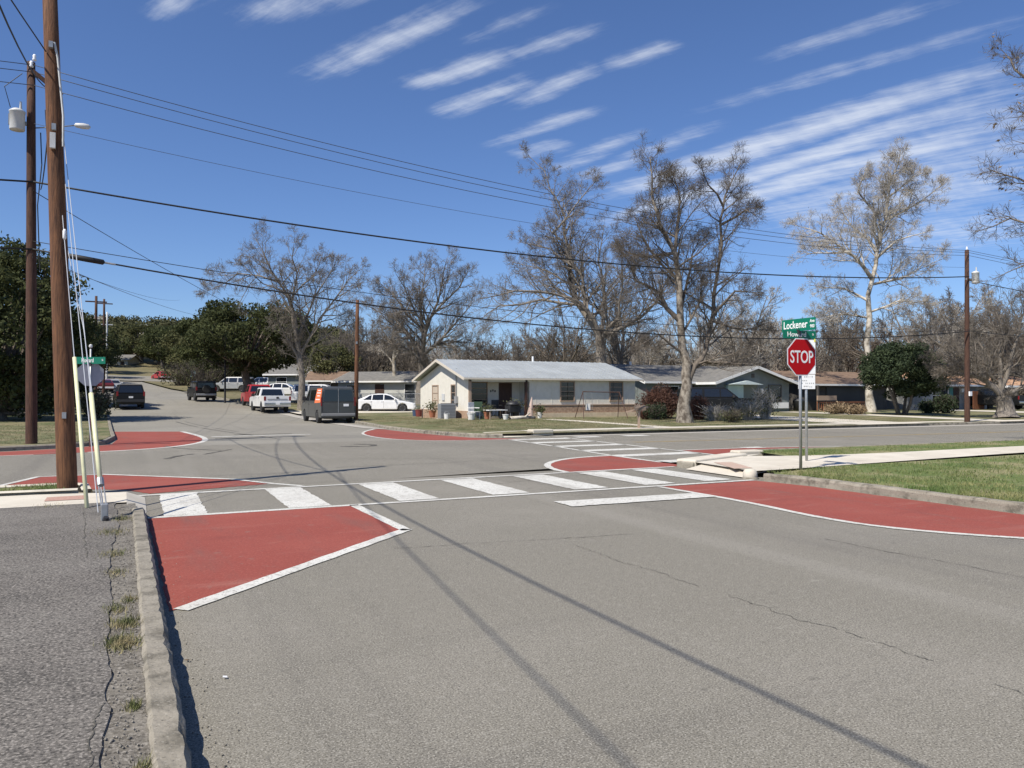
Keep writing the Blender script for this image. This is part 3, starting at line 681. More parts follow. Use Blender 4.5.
def bare_copy(k, loc, sc, rz, label, group):
    o = thing('bare_tree', label, 'tree', loc, rz, group); o.scale = (sc, sc, sc * rnd.uniform(.92, 1.08))
    if k not in proto_data:
        tv, tf, cv, cf, cm, bk, mt = PROTO[k]
        a = fast('trunk', tv, tf, bk, o, smooth=True); b_ = fast('crown', cv, cf, [bk, mt], o, cm, smooth=True)
        proto_data[k] = (a.data, b_.data)
    else:
        for n, me in zip(('trunk', 'crown'), proto_data[k]):
            c = bpy.data.objects.new(n, me); COL.objects.link(c); c.parent = o
    return o
ROW = [(622, 68, 1.15), (566, 74, 1.0), (738, 64, .95), (775, 70, .9), (850, 80, 1.15), (882, 76, 1.05), (930, 72, 1.1), (960, 76, 1.15), (1000, 84, 1.25), (1030, 88, 1.2), (700, 92, 1.05), (580, 90, .95), (520, 88, .8), (545, 96, .95), (640, 84, .95), (660, 100, 1.0), (735, 86, .9), (752, 96, 1.05), (790, 82, .95), (812, 74, .85), (835, 92, 1.05), (905, 84, 1.0), (925, 94, 1.0), (945, 78, .9), (968, 88, 1.05), (990, 78, .95), (1015, 92, 1.0), (1050, 80, .95), (350, 96, .95), (372, 104, 1.0), (458, 100, .9), (490, 98, .85)]
for i, (px, d, sc) in enumerate(ROW):
    p = at(px, 390, d)
    bare_copy(i % 4, (p.x, p.y, gz(p.x, p.y) - .1), sc, i * 1.7, 'grey leafless tree in the row behind the houses', 'leafless trees behind the houses')

# far woodland as one mass: bare trees + undergrowth foliage
def woodland():
    rg = np.random.default_rng(5); R = random.Random(9); Vs = []; Fs = []; off = 0
    wcfg = {**CFG, 'n': [9, 8, 3], 'rmin': .017, 'len': (.34, .55)}
    lib = []
    for k in range(4):
        (tv, tf, tm), (cv, cf, cm) = bare_meshes(80 + k, 10, wcfg, 2)
        lib.append((np.concatenate([tv, cv]), np.concatenate([tf, cf + len(tv)])))
    for i in range(330):
        px = R.uniform(330, 1110); d = R.uniform(98, 170); p = at(px, 390, d); v, f = lib[i % 4]
        a = R.uniform(0, 6.3); s = R.uniform(.65, 1.05); M = np.array([[math.cos(a), -math.sin(a), 0], [math.sin(a), math.cos(a), 0], [0, 0, 1]]) * s
        Vs.append(v @ M.T + np.array([p.x, p.y, gz(p.x, p.y)])); Fs.append(f + off); off += len(v)
    struct(fast('bare_woodland', np.concatenate(Vs), np.concatenate(Fs), twig_brown), 'stuff')
    C = []
    for i in range(1500):
        px = R.uniform(325, 1120); d = R.uniform(105, 180); p = at(px, 390, d); h = R.uniform(1.5, 6.5) * (1 if px < 720 else .75)
        n = 70; c = rg.normal(0, 1, (n, 3)) * np.array([1.5, 1.5, h * .28]) + np.array([p.x, p.y, gz(p.x, p.y) + h * .5]); C.append(c)
    C = np.concatenate(C); V, F = leaf_quads(C, .26, rg); struct(fast('woodland_undergrowth', V, F, leaf_thicket), 'stuff')
woodland()

# evergreen trees
def oak_data(seed, rx, ry, h, z0, nclump, per, leaf, cl=1.0):
    rg = np.random.default_rng(seed); R = random.Random(seed); st = {}
    C = []; ctr = []
    for i in range(nclump):
        u = rg.normal(size=3); u /= np.linalg.norm(u); rr = rg.uniform(.45, 1.0) ** .6
        c = np.array([u[0] * rx * rr, u[1] * ry * rr, z0 + (h - z0) * (.5 + .5 * u[2] * rr)]); ctr.append(c)
        s = cl * rg.uniform(.6, 1.25); n = int(per * rg.uniform(.6, 1.3))
        g = rg.normal(0, 1, (n, 3)); g /= np.maximum(1e-6, np.linalg.norm(g, axis=1, keepdims=True)); g *= rg.uniform(.2, 1, (n, 1)) ** .5
        C.append(c + g * s * np.array([1, 1, .62]))
    V, F = leaf_quads(np.concatenate(C), leaf, rg)
    tr = {}
    tk = [Vector((0, 0, -.3)), Vector((R.gauss(0, .15), R.gauss(0, .15), z0 * .5)), Vector((R.gauss(0, .3), R.gauss(0, .3), z0 * 1.05))]
    rt = max(.16, h * .042); add_branch(tr, tk, [rt * 1.35, rt, rt * .85], 9)
    for c in ctr[::2]:
        e = Vector(c); m_ = tk[2].lerp(e, .5) + Vector((0, 0, -.25)); add_branch(tr, [tk[2], m_, e], [rt * .4, rt * .24, .03], 5)
    return tubes_np(tr), (V, F)
OAKS = {}
def oak(kind, label, loc, sc, rz, lm, group=None, name='live_oak'):
    o = thing(name, label, 'tree', loc, rz, group); o.scale = (sc, sc, sc)
    key = (kind, lm.name)
    if key not in OAKS:
        (tv, tf, tm), (lv, lf) = KIND[kind]
        a = fast('trunk', tv, tf, bark_brown, o, smooth=True); b_ = fast('crown', lv, lf, lm, o); OAKS[key] = (a.data, b_.data)
    else:
        for n, me in zip(('trunk', 'crown'), OAKS[key]):
            c = bpy.data.objects.new(n, me); COL.objects.link(c); c.parent = o
    return o
KIND = {'big': oak_data(3, 5.8, 5, 8.6, 2.7, 130, 260, .13, 1.1), 'tall': oak_data(4, 4.6, 4.4, 10.5, .5, 150, 300, .13, 1.25), 'mid': oak_data(5, 4.6, 4.4, 7.5, 1.2, 60, 170, .2, 1.3), 'mid2': oak_data(6, 5.2, 4.6, 8.2, 1.6, 60, 170, .2, 1.4)}
def oak_at(kind, label, px, d, sc, lm, rz=0, group=None, name='live_oak'):
    p = at(px, 395, d); return oak(kind, label, (p.x, p.y, gz(p.x, p.y) + .05), sc, rz, lm, group, name)
oak_at('big', 'dark spreading live oak shading the parked cars on the far street', 248, 72, 1.1, leaf_oak)
oak_at('tall', 'dense dark evergreen at the left edge, behind the transformer pole', 0, 44, .98, leaf_oak, 1)
oak_at('tall', 'dark evergreen behind the leaning pole and the back of the stop sign', 60, 62, .78, leaf_oak, 2.5)
oak_at('mid', 'round dark evergreen in the shade at the far left edge', -60, 50, 1.1, leaf_oak, .5)
oak_at('mid2', 'live oak with low skirts behind the left street signs', 30, 78, .95, leaf_oak, 4)
HG = 'evergreen trees lining the far street'
for i, (px, d, sc) in enumerate([(120, 192, 1.1), (140, 188, 1.2), (158, 184, 1.0), (176, 180, 1.2), (196, 176, 1.2), (96, 170, 1.2), (84, 135, 1.2), (222, 116, 1.15), (236, 108, 1.05), (163, 172, 1.15), (128, 200, 1.0), (196, 146, 1.3), (230, 105, 1.0), (330, 90, .75), (345, 112, .8), (90, 150, 1.2), (70, 120, 1.1), (268, 120, 1.1), (166, 178, 1.2), (110, 190, 1.1), (300, 130, .9), (45, 100, 1.1), (10, 90, 1.2)]):
    oak_at(('mid', 'mid2')[i % 2], 'olive green evergreen tree lining the far street below the hill', px, d, sc, leaf_oak2 if i % 3 else leaf_oak, i * 1.3, HG)
def hill_wood():
    rg = np.random.default_rng(21); C = []; R = random.Random(4)
    for i in range(1500):
        px = R.uniform(-120, 420); d = R.uniform(190, 560); p = at(px, 390, d); h = R.uniform(5, 8.5); n = 105
        if abs(px - 137) < 10 and 215 < d < 335 or abs(px - 92) < 7 and 250 < d < 362: continue
        g = rg.normal(0, 1, (n, 3)); g /= np.linalg.norm(g, axis=1, keepdims=True); g *= rg.uniform(.35, 1, (n, 1))
        C.append(g * np.array([3.6, 3.6, h * .5]) + np.array([p.x, p.y, gz(p.x, p.y) + h * .5]))
    V, F = leaf_quads(np.concatenate(C), .55, rg); struct(fast('hillside_woodland', V, F, leaf_wood), 'stuff')
hill_wood()

# juniper by the brown house: several stems, wide crown
p = at(903, 414, 54)
jt, jl = oak_data(17, 2.7, 2.5, 5.0, 1.2, 120, 330, .085, .7)
o = thing('juniper_tree', 'dark green bushy juniper with crooked stems in front of the brown-roofed houses', 'tree', (p.x, p.y, gz(p.x, p.y) + .1))
fast('crown', jl[0], jl[1], leaf_juniper, o)
for k, (ax, ay) in enumerate(((-.9, .1), (.6, .2), (.1, -.5), (-.35, .3))):
    MB().tube([(ax * .35 - .1, ay * .3, -.1), (ax * .8, ay, .8), (ax * 1.5, ay * 1.5, 2.2)], [.13, .1, .07], 7).build('trunk', bark_brown, o, smooth=True)

# bushes
def bush(name, label, loc, rx, ry, h, n, leaf, lm, twigs=40, seed=0, stem=None, group=None, shell=False):
    o = thing(name, label, 'bush', loc, 0, group); rg = np.random.default_rng(seed); R = random.Random(seed)
    if n:
        g = rg.normal(0, 1, (n, 3)); g /= np.linalg.norm(g, axis=1, keepdims=True); g *= (rg.uniform(.75, 1.05, (n, 1)) if shell else rg.uniform(.15, 1, (n, 1)) ** .55)
        lump = 1 + .18 * np.sin(g[:, :1] * 5 + seed) + .15 * np.cos(g[:, 1:2] * 6)
        C = g * lump * np.array([rx, ry, h * .52]) + np.array([0, 0, h * .5]); C = C[C[:, 2] > .02]
        V, F = leaf_quads(C, leaf, rg); fast('foliage', V, F, lm, o)
    st = {}
    for k in range(twigs):
        a = R.uniform(0, 6.28); q = R.uniform(.2, .9); e = Vector((math.cos(a) * rx * q, math.sin(a) * ry * q, h * R.uniform(.6, 1)))
        b0 = Vector((math.cos(a) * rx * .25 * q, math.sin(a) * ry * .25 * q, -.05))
        m_ = b0.lerp(e, .55) + Vector((R.gauss(0, .1), R.gauss(0, .1), .1)); add_branch(st, [b0, m_, e], [.02, .013, .006], 4)
        for _ in range(4):
            s0 = b0.lerp(e, R.uniform(.3, .9)); add_branch(st, [s0, s0 + Vector((R.gauss(0, .25), R.gauss(0, .25), R.uniform(.05, .4)))], [.009, .004], 3)
    V, F, M = tubes_np(st); fast('stems', V, F, stem or twig_brown, o)
    return o
def g_at(px, d, dz=.1):
    p = at(px, 395, d); return (p.x, p.y, gz(p.x, p.y) + dz)
bush('hedge', 'big rust-red domed hedge between the white house and the tree trunk', g_at(660, 45.5), 1.45, 1.2, 1.85, 9000, .055, leaf_red, 120, 1, stem=mat('stem_red', (.09, .035, .025), .9, (.16, .07, .045), 3))
bush('hedge', 'small dark red bush right behind the pale tree trunk', g_at(699, 44), .7, .6, 1.35, 2500, .055, leaf_red, 50, 2, stem=MATS['stem_red'])
bush('shrub', 'bare brown twiggy shrub in front of the dark parked vehicle', g_at(715, 43), 1.0, .6, .9, 120, .05, leaf_bush, 90, 3, stem=twig_pale)
bush('shrub', 'sparse grey-green shrub below the white awning panel', g_at(748, 44), 1.2, .8, 1.2, 700, .055, leaf_bush, 130, 4, stem=twig_pale)
bush('shrub', 'taller straggly shrub beside the house number board', g_at(765, 46), 1.0, .8, 1.9, 800, .055, leaf_bush, 110, 5, stem=twig_pale)
bush('shrub', 'low olive shrub at the lawn edge by the driveway', g_at(732, 41), .8, .5, .7, 900, .05, leaf_bush, 50, 6)
bush('leaf_pile', 'heap of tan dry brush beside the railing of the brown porch', g_at(838, 55), 1.5, .9, .8, 900, .08, leaf_tan, 90, 7, stem=leaf_tan)
bush('leaf_pile', 'smaller heap of dry tan brush under the sycamore', g_at(856, 54), .9, .7, .7, 900, .1, leaf_tan, 50, 8, stem=leaf_tan)
bush('agave_bush', 'dark clumped bush under the window of the tan-roofed house', g_at(928, 58), .9, .7, 1.0, 1500, .07, leaf_juniper, 50, 9)
bush('agave_bush', 'dark spiky bush beside the red-brown fence panel', g_at(945, 58), 1.1, .8, 1.5, 1800, .08, leaf_juniper, 60, 10)
bush('azalea_bush', 'shaded bush with dark red blossom at the left edge', g_at(2, 50, .3), 1.8, 1.2, 1.3, 1800, .08, blossom, 60, 11)
bush('shrub', 'dark clipped shrub between the two poles on the left lawn', g_at(44, 55, .2), 1.6, 1.0, 1.2, 2200, .1, leaf_oak, 60, 12)
bush('shrub', 'tall weedy shrub behind the back of the left stop sign', g_at(94, 46, .2), 1.3, 1.0, 1.7, 1300, .09, leaf_bush, 130, 13)
bush('shrub', 'small green shrub on the lawn right of the leaning pole', g_at(78, 60, .2), 1.4, 1.0, 1.0, 1500, .09, leaf_bush, 50, 14)
bush('shrub', 'grey thicket beside the small blue sign far up the street', g_at(205, 100, .2), 4.5, 2.5, 4.2, 1200, .14, leaf_wood, 260, 15)
bush('shrub', 'grey bare thicket shading the red car far up the street', g_at(183, 118, .2), 4.0, 2.5, 3.8, 1200, .15, leaf_wood, 220, 16)

# grass blades (uncountable)
def blades(name, regions, seed, h, w, m=grass_blade):
    rg = np.random.default_rng(seed); P = []
    from mathutils import noise
    for fn, n in regions:
        for _ in range(n):
            p = fn(rg)
            if name != 'grass' or noise.noise(Vector((p[0] * .9, p[1] * .9, 0))) + .5 * noise.noise(Vector((p[0] * 3.1, p[1] * 3.1, 4))) > -.12 or rg.random() < .3: P.append(p)
    P = np.array(P); n = len(P); a = rg.uniform(0, 6.28, n); hh = h * rg.uniform(.4, 1.3, n)
    dx = np.stack([np.cos(a) * w, np.sin(a) * w, 0 * a], 1); lean = rg.normal(0, .45, (n, 2)) * hh[:, None]
    T = P + np.stack([lean[:, 0], lean[:, 1], hh], 1)
    V = np.stack([P - dx, P + dx, T], 1).reshape(-1, 3); return struct(fast(name, V, np.arange(3 * n).reshape(n, 3), m), 'stuff')
def rect(x0, x1, y0, y1, z, pw=1.):
    def f(rg):
        x = x0 + (x1 - x0) * rg.random() ** pw; y = rg.uniform(y0, y1); return (x, y, gz(x, y) + z)
    return f
blades('grass', [(rect(11.3, 28, -4, 11.4, .13, 1.5), 90000), (rect(15, 40, 13.75, 15.4, .13, 1.6), 9000), (rect(-6, -.8, 14.1, 15.2, .125), 6000)], 3, .055, .008)
blades('grass', [(rect(12.8, 42, 29.2, 38.5, .13, 1.2), 40000), (rect(12.3, 17, 36, 52, .13), 8000), (rect(-14, -1, 28, 46, .13), 20000)], 4, .05, .008, mat('dull_blade', (.1, .115, .04), .8, (.24, .2, .11), .7, 6, world=True, transl=.2, lo=.36, hi=.58))
def tuft(cx, cy, s):
    def f(rg): return (cx + rg.normal(0, s), cy + rg.normal(0, s * 1.6), .123)
    return f
blades('weeds', [(tuft(.0, 5.3, .05), 750), (tuft(.02, 5.75, .045), 500), (tuft(-.04, 6.15, .04), 200), (tuft(.05, 4.2, .02), 130), (tuft(-.05, 7.4, .05), 160), (tuft(-.1, 8.3, .06), 260), (tuft(-.12, 9.6, .08), 420), (tuft(-.02, 10.6, .06), 250), (tuft(.05, 6.4, .03), 130), (tuft(-.9, 12.25, .1), 160), (tuft(.08, 3.5, .02), 80)], 8, .04, .003, mat('weed_blade', (.1, .115, .035), .8, (.3, .25, .13), 9, 4, world=True, lo=.4, hi=.58))

# ------------------------------------------------------------------ poles, wires, signs
def pole(name, label, base, top, r0, r1, m, sides=16):
    o = thing(name, label, 'utility pole', base); b = Vector(base); t = Vector(top) - b
    MB().tube([Vector((0, 0, -.3))] + [t * k / 6 for k in range(7)], [r0 * 1.03] + [r0 + (r1 - r0) * k / 6 for k in range(7)], sides).build('shaft', m, o, smooth=True)
    return o
def transformer(par, loc, h=.85, r=.24):
    b = MB().lathe([(r * .95, 0), (r, .03), (r, h - .06), (r * 1.06, h - .05), (r * 1.06, h - .01), (r * .6, h + .06), (.02, h + .08)], 18); o = b.build('transformer', white_can, par, smooth=True); o.location = loc
    MB().tube([(r * .4, 0, h), (r * .4, 0, h + .3)], [.045, .03], 8).build('bushing', white_can, o)
    MB().box(-r - .02, -r * .6, -.05, .05, h * .25, h * .8).build('bracket', steel, o)
    return o
# leaning pole in front
PB_ = Vector((-.81, 14.55, .12)); nearp = at(50, 0, depth(-.81, 14.55)); dirp = (nearp - PB_)
ptop = PB_ + dirp * (8.75 / dirp.z)
P1 = pole('utility_pole', 'thick brown leaning wooden utility pole in front, beside the yellow guy guards', PB_, ptop, .15, .105, pole_wood, 20)
def on1(z): return dirp * ((z) / dirp.z)
for z, r in ((7.25, .03), (5.9, .03), (1.2, .02)):
    q = on1(z); MB().box(-.03, .03, -.2, -.1, -.05, .05, M=Matrix.Translation(q)).build('bolt', steel, P1)
q0, q1 = on1(7.3), on1(5.6)
MB().tube([q0 + Vector((.05, -.16, 0)), q0 + Vector((.1, -.16, -.25)), q1 + Vector((.12, -.15, .5)), q1 + Vector((.12, -.15, 0))], .02, 6).build('conduit', white_can, P1)
MB().box(-.06, .02, -.2, -.12, -.2, .05, M=Matrix.Translation(on1(5.75))).build('guy_bracket', white_can, P1)
# transformer pole at the left
PT = Vector((-2.55, 28.15, .1)); d2 = depth(PT.x, PT.y); top2 = at(27.5, 63, d2)
P2 = pole('utility_pole', 'dark wooden utility pole with a transformer and street lamp on the left', PT, (PT.x - .1, PT.y, top2.z), .165, .115, pole_dark)
h2 = top2.z - PT.z
transformer(P2, (-.43, -.2, h2 - 2.25), .6, .21)
MB().box(-.5, 0, -.06, .06, h2 - 2.0, h2 - 1.9).build('transformer_bracket', steel, P2)
MB().box(-.06, .95, -.2, -.11, -.06, .06, M=Matrix.Translation((0, 0, h2 - .35)) @ Matrix.Rotation(math.radians(38), 4, 'Y')).build('crossarm', pole_dark, P2)
for x, z in ((0, .02), (-.08, -.2), (.62, -.9)):
    q = MB().lathe([(.05, 0), (.06, .05), (.04, .1), (.055, .15), (.03, .2)], 10).build('insulator', white_sign, P2, smooth=True); q.location = (x, -.12, h2 + z)
arm = MB().tube([(0, 0, h2 - 2.05), (.7, .0, h2 - 1.9), (1.15, 0, h2 - 1.78)], .02, 8).build('lamp_arm', steel, P2, smooth=True)
q = MB().lathe([(.02, -.24), (.07, -.2), (.095, 0), (.08, .16), (.02, .22)], 12, Matrix.Translation((1.33, 0, h2 - 1.78)) @ Matrix.Rotation(PI / 2, 4, 'Y')).build('lamp_head', white_can, P2, smooth=True)
MB().tube([(.18, -.1, h2 - 2.2), (.22, -.12, h2 - 3.2), (.12, -.16, h2 - 4.5), (.19, -.1, h2 - 6.5)], .018, 6).build('riser_cable', cable_mat, P2)
MB().tube([(-.6, -.3, h2 - 1.6), (-.75, -.35, h2 - 1.0), (-.3, -.3, h2 - .5)], .012, 6).build('lead', cable_mat, P2)
# middle pole by the van
PM = Vector((12.5, 45.6, .12)); pm_top = at(357.5, 300, depth(PM.x, PM.y))
P3 = pole('utility_pole', 'slim brown pole at the kerb right beside the dark van', PM, pm_top, .14, .1, pole_wood)
MB().box(-.05, .05, -.16, -.1, 4.6, 4.75).build('bracket', steel, P3)
# right pole
PR = Vector((*at(967, 395, depth(42.5, 27.2))[:2], .1)); dR = depth(PR.x, PR.y); PR_top = at(969.5, 250, dR)
P4 = pole('utility_pole', 'brown utility pole with small grey transformer at the right kerb', PR, (PR.x + .1, PR.y, PR_top.z), .15, .11, pole_dark)
h4 = PR_top.z - PR.z
transformer(P4, (.42, -.28, h4 - 1.9), .62, .19)
MB().box(-.03, .6, -.07, .05, h4 - 1.7, h4 - 1.6).build('transformer_bracket', steel, P4)
q = MB().lathe([(.04, 0), (.06, .06), (.03, .2)], 8).build('insulator', white_sign, P4); q.location = (.1, 0, h4)
MB().box(-.1, .1, -.24, -.16, 1.5, 1.75).build('notice_plate', white_sign, P4)
# far poles up the street
for k, (px, d, top, lab) in enumerate([(95.5, 72, 296, 'tall dark pole behind the left street sign, left of two'), (103.5, 90, 299, 'tall dark pole behind the left street sign, right of two'), (106.5, 130, 312, 'pale far pole with short crossbars below the hill')]):
    p = at(px, 390, d); z = gz(p.x, p.y)
    o = pole('utility_pole', lab, (p.x, p.y, z), (p.x, p.y, at(px, top, d).z), .16, .11, pole_dark if k < 2 else white_can, 8)
    h = at(px, top, d).z - z
    MB().box(-.9, .9, -.05, .05, h - (.6 if k < 2 else 2.2), h - (.48 if k < 2 else 2.05)).build('crossarm', pole_dark if k < 2 else white_can, o)
p = at(225, 402, 71)
o = pole('lamp_post', 'slender black post at the kerb under the live oak', (p.x, p.y, gz(p.x, p.y)), (p.x, p.y, at(225, 344, 71).z), .09, .07, trim_black, 8)
MB().tube([(0, 0, 5.2), (-.5, 0, 5.4), (-.9, 0, 5.4)], .04, 6).build('arm', trim_black, o); o['category'] = 'street post'

def cable(label, A, B, sag, r, m=cable_mat, name='cable', n=28, group=None):
    A = Vector(A); B = Vector(B)
    o = MB().tube([(A.lerp(B, k / n) - A) - Vector((0, 0, 4 * sag * (k / n) * (1 - k / n))) for k in range(n + 1)], r, 6).build(name, m, smooth=True)
    o.location = A; return tag(o, label, 'cable', group)
def P2at(py, dx=0): z = at(28, py, d2).z; return Vector((PT.x + dx, PT.y - .15, z))
def P4at(py, dx=0): z = at(968, py, dR).z; return Vector((PR.x + dx, PR.y - .17, z))
LW = Vector((-60, 30.5, 0))
# along the cross street
cable('thick black cable highest across the trees, pole to pole', P2at(183), P4at(277), 1.0, .03)
cable('thick black cable running off left from the transformer pole', P2at(183), LW + Vector((0, 0, 8.2)), .6, .03)
cable('thick black cable running off right below the grey transformer', P4at(281), Vector((95, 26.3, 7.0)), .6, .022)
c3 = cable('lowest thick black cable across the street, hung below a splice case', P2at(250), P4at(331.5), 1.35, .028)
cable('lowest cable running off left from the transformer pole', P2at(250), LW + Vector((0, 0, 6.2)), .5, .028)
cable('thin dark cable just above the lowest thick cable', P2at(242), P4at(330), 1.05, .012)
cable('lowest cable running off right from the right pole', P4at(331), Vector((95, 26.3, 5.0)), .4, .02)
for k, (a, b_, s, lab) in enumerate([(67, 251, 1.15, 'topmost thin power line crossing the sky'), (74, 253, 1.2, 'second thin power line from the top in the sky'), (87, 256, 1.2, 'third thin power line from the top in the sky')]):
    cable(lab, P2at(a), P4at(b_), s, .011, wire_mat, 'power_line')
    cable('thin power line from the top of the transformer pole to the left edge', P2at(a), LW + Vector((0, 0, 12 - k * .5)), .5, .011, wire_mat, 'power_line', group='power lines running off left')
    cable('thin power line running right from the top of the right pole', P4at(b_), Vector((95, 26.3, 9.2 - k * .4)), .5, .011, wire_mat, 'power_line', group='power lines running off right')
cable('fainter thin wire below the three power lines in the sky', P2at(125), P4at(268), 1.0, .007, wire_mat, 'power_line')
# splice case on the lowest cable
ca = at(75, 260, d2 - .0); cb = at(108, 268.5, d2 + .45)
def on_cable(t):
    A_, B_ = P2at(250), P4at(331.5); return A_.lerp(B_, t) - Vector((0, 0, 4 * 1.35 * t * (1 - t)))
sc0, sc1 = on_cable(.021), on_cable(.044)
o = thing('splice_case', 'long black splice case hanging on the lowest cable by the pole', 'splice case', sc0)
v = sc1 - sc0
MB().tube([v * -.0, v * .04, v * .5, v * .96, v], [.04, .085, .09, .085, .03], 12).build('shell', cable_mat, o, smooth=True)
MB().tube([v * .96, v * 1.3], [.035, .03], 8).build('collar', steel, o)
# service drops
cable('thin service wire slanting down from the transformer pole to the houses', P2at(192), at(300, 335, 86), .5, .012, cable_mat, 'service_wire')
cable('thin service wire slanting to the left houses below the thick cables', P2at(255), at(225, 318, 95), .6, .01, wire_mat, 'service_wire')
cable('faint wire sloping up the far street to the hill', P2at(258), at(180, 300, 110), .5, .01, wire_mat, 'service_wire')
# along the near street, overhead
n1 = PB_ + on1(7.15)
cable('thick cable from the leaning pole passing over the viewer', n1 + Vector((-.08, -.1, 0)), Vector((-6.7, -28, 9.0)), 1.2, .011)
cable('second overhead cable from the transformer pole passing over the viewer', P2at(88, .35), Vector((-.6, -28, 9.0)), 3.9, .017)
cable('cable linking the leaning pole to the transformer pole', n1 + Vector((0, .1, -.4)), P2at(190, .2), .35, .014)
cable('slack lower cable linking the leaning pole to the transformer pole', n1 + Vector((0, .1, -1.6)), P2at(110, .3), .3, .012)
# guy wires at the leaning pole
def guy(name, label, top, bot, guard0, guard1, gr):
    o = thing(name, label, 'guy wire', bot); top = Vector(top) - Vector(bot)
    MB().tube([Vector((0, 0, 0)), top * .5, top], .006, 6).build('strand', steel_wire, o)
    if guard1: MB().tube([top * guard0, top * ((guard0 + guard1) / 2), top * guard1], gr, 10).build('guard', guard_y, o, smooth=True)
    if gr != .027: return o
    q = MB().lathe([(.015, 0), (.028, .03), (.028, .14), (.015, .17)], 10); i = q.build('insulator', white_sign, o, smooth=True)
    z = top * .7; i.location = z
    return o
dn = depth(-.9, 13.6)
a1 = at(87, 508, 10.35); a1.z = .13
guy('guy_wire', 'left guy wire with long yellow guard reaching the ground', at(57, 150, 13.2), a1, .0, .361, .027)
a2 = at(104.5, 519, 9.35); a2.z = .13
g2 = guy('guy_wire', 'right guy wire with yellow guard above a steel anchor', at(64, 140, 13.2), a2, .071, .26, .03)
v2 = at(64, 140, 13.2) - a2
for s in (-.025, .03): MB().tube([Vector((s, 0, .1)), v2 * .074 + Vector((s, 0, 0))], .008, 6).build('anchor_rod', steel, g2)
MB().box(-.04, .04, -.03, .05, -.05, .2).build('anchor', steel, g2, bevel=.01)
MB().tube([(0, -.05, -.05), (.02, -.09, .05)], [.05, .03], 8).build('anchor_foot', trim_black, g2)
MB().tube([v2 * .066, v2 * .08], .042, 10).build('collar', steel, g2)
guy('guy_wire', 'thin bare guy wire between the two yellow guards', at(60, 130, 13.2), (a1 + a2) * .5 + Vector((.03, .1, .0)), 0, 0, 0)
o = MB().tube([at(52, 62, 13.3), at(58, 150, 13.2), at(66, 240, 13.0), at(84, 330, 12.6), at(92, 392, 12.3)], .007, 5).build('ground_wire', steel_wire); tag(o, 'pale thin wire hanging from the leaning pole down to the right guard', 'cable')

# signs
def octagon(r): return [(r * math.cos(PI / 8 + k * PI / 4), r * math.sin(PI / 8 + k * PI / 4)) for k in range(8)]
def stop_sign(label, loc, rz, zc, size, ztop, front=True):
    o = thing('stop_sign', label, 'stop sign', loc, rz)
    MB().tube([(0, .035, -.2), (0, .035, ztop)], .03, 10).build('post', steel, o, smooth=True)
    R = size / 2 / math.cos(PI / 8)
    MB().prism(octagon(R), -.004, .004, Matrix.Translation((0, 0, zc))).build('plate', sign_back, o)
    MB().prism(octagon(R), -.0065, -.0045, Matrix.Translation((0, 0, zc))).build('border', white_sign, o)
    MB().prism(octagon(R * .945), -.0095, -.007, Matrix.Translation((0, 0, zc))).build('face', red_sign, o)
    text('STOP', size * .47, letter_white, o, loc=(0, -.0105, zc - .01), sx=.72, bold=.004)
    MB().box(-.04, .04, .0, .015, zc - .25, zc - .18).build('clamp', steel, o)
    MB().box(-.04, .04, .0, .015, zc + .18, zc + .25).build('clamp', steel, o)
    return o
def street_sign(label, loc, rz, L, h, main, small, tilt=0, sx=.62):
    o = thing('street_name_sign', label, 'street sign', loc, rz); o.rotation_euler = (0, tilt, rz)
    MB().box(-L / 2, L / 2, -.004, .004, 0, h).build('blade', green_sign, o)
    MB().box(-L / 2 + .0, L / 2, -.0065, -.005, 0.0, .012).build('edge', green_sign, o)
    text(main, h * .86, letter_white, o, loc=(-L * .09, -.0085, h * .5), sx=sx, bold=.002)
    for k, s in enumerate(small):
        text(s, h * .36, letter_white, o, name='small_lettering', loc=(L * .41, -.0085, h * (.72 - .42 * k) if len(small) > 1 else h * .55), sx=.8, bold=.001)
    MB().box(-.035, .035, -.03, .03, -.06, .03).build('bracket', trim_black, o)
    return o
SP = Vector((12.25, 11.25, .13)); ds = depth(SP.x, SP.y)
rzs = math.radians(-3)
zc = at(800.5, 357, ds).z - SP.z
stop_sign('red stop sign on a steel post at the right corner lawn', SP, rzs, zc, .755, at(803, 330.5, ds).z - SP.z)
street_sign('upper green street sign reading Lockener above the stop sign', (SP.x - .045, SP.y + .03, at(800, 331, ds).z), math.radians(-88), .84, .25, 'Lockener', ['Ave', '900'], 0, .74)
street_sign('lower green street sign reading Howard above the stop sign', (SP.x - .02, SP.y + .03, at(800, 338.5, ds).z), math.radians(-10), .78, .16, 'Howard', ['St'], 0, 1.0)
# second post with white plates behind the stop sign
SP2 = Vector((14.0, 12.71, .14)); dq = depth(SP2.x, SP2.y)
o = thing('notice_sign', 'white notice plates on a second post behind the stop sign', 'sign', SP2, math.radians(-30))
MB().tube([(0, .03, -.2), (0, .03, at(808, 338, dq).z - .14)], .03, 10).build('post', steel, o, smooth=True)
zz = lambda py: at(808, py, dq).z - .14
MB().box(-.2, .2, -.004, .004, zz(374), zz(340)).build('upper_plate', white_sign, o)
MB().box(-.19, .19, -.008, -.004, zz(389), zz(374.6)).build('lower_plate', white_sign, o)
MB().box(.17, .2, -.011, -.005, zz(342), zz(334.5)).build('yellow_tag', sign_yellow, o)
b = MB(); R_ = random.Random(2)
for k, (py, x0, x1) in enumerate([(376.5, -.06, .13), (380.3, -.1, .02), (383, -.16, -.08), (383, -.03, .14), (386, -.07, .03), (386.5, .06, .12)]):
    x = x0
    while x < x1: b.box(x, x + R_.uniform(.012, .03), -.0115, -.009, zz(py + .8), zz(py - .3)); x += .042
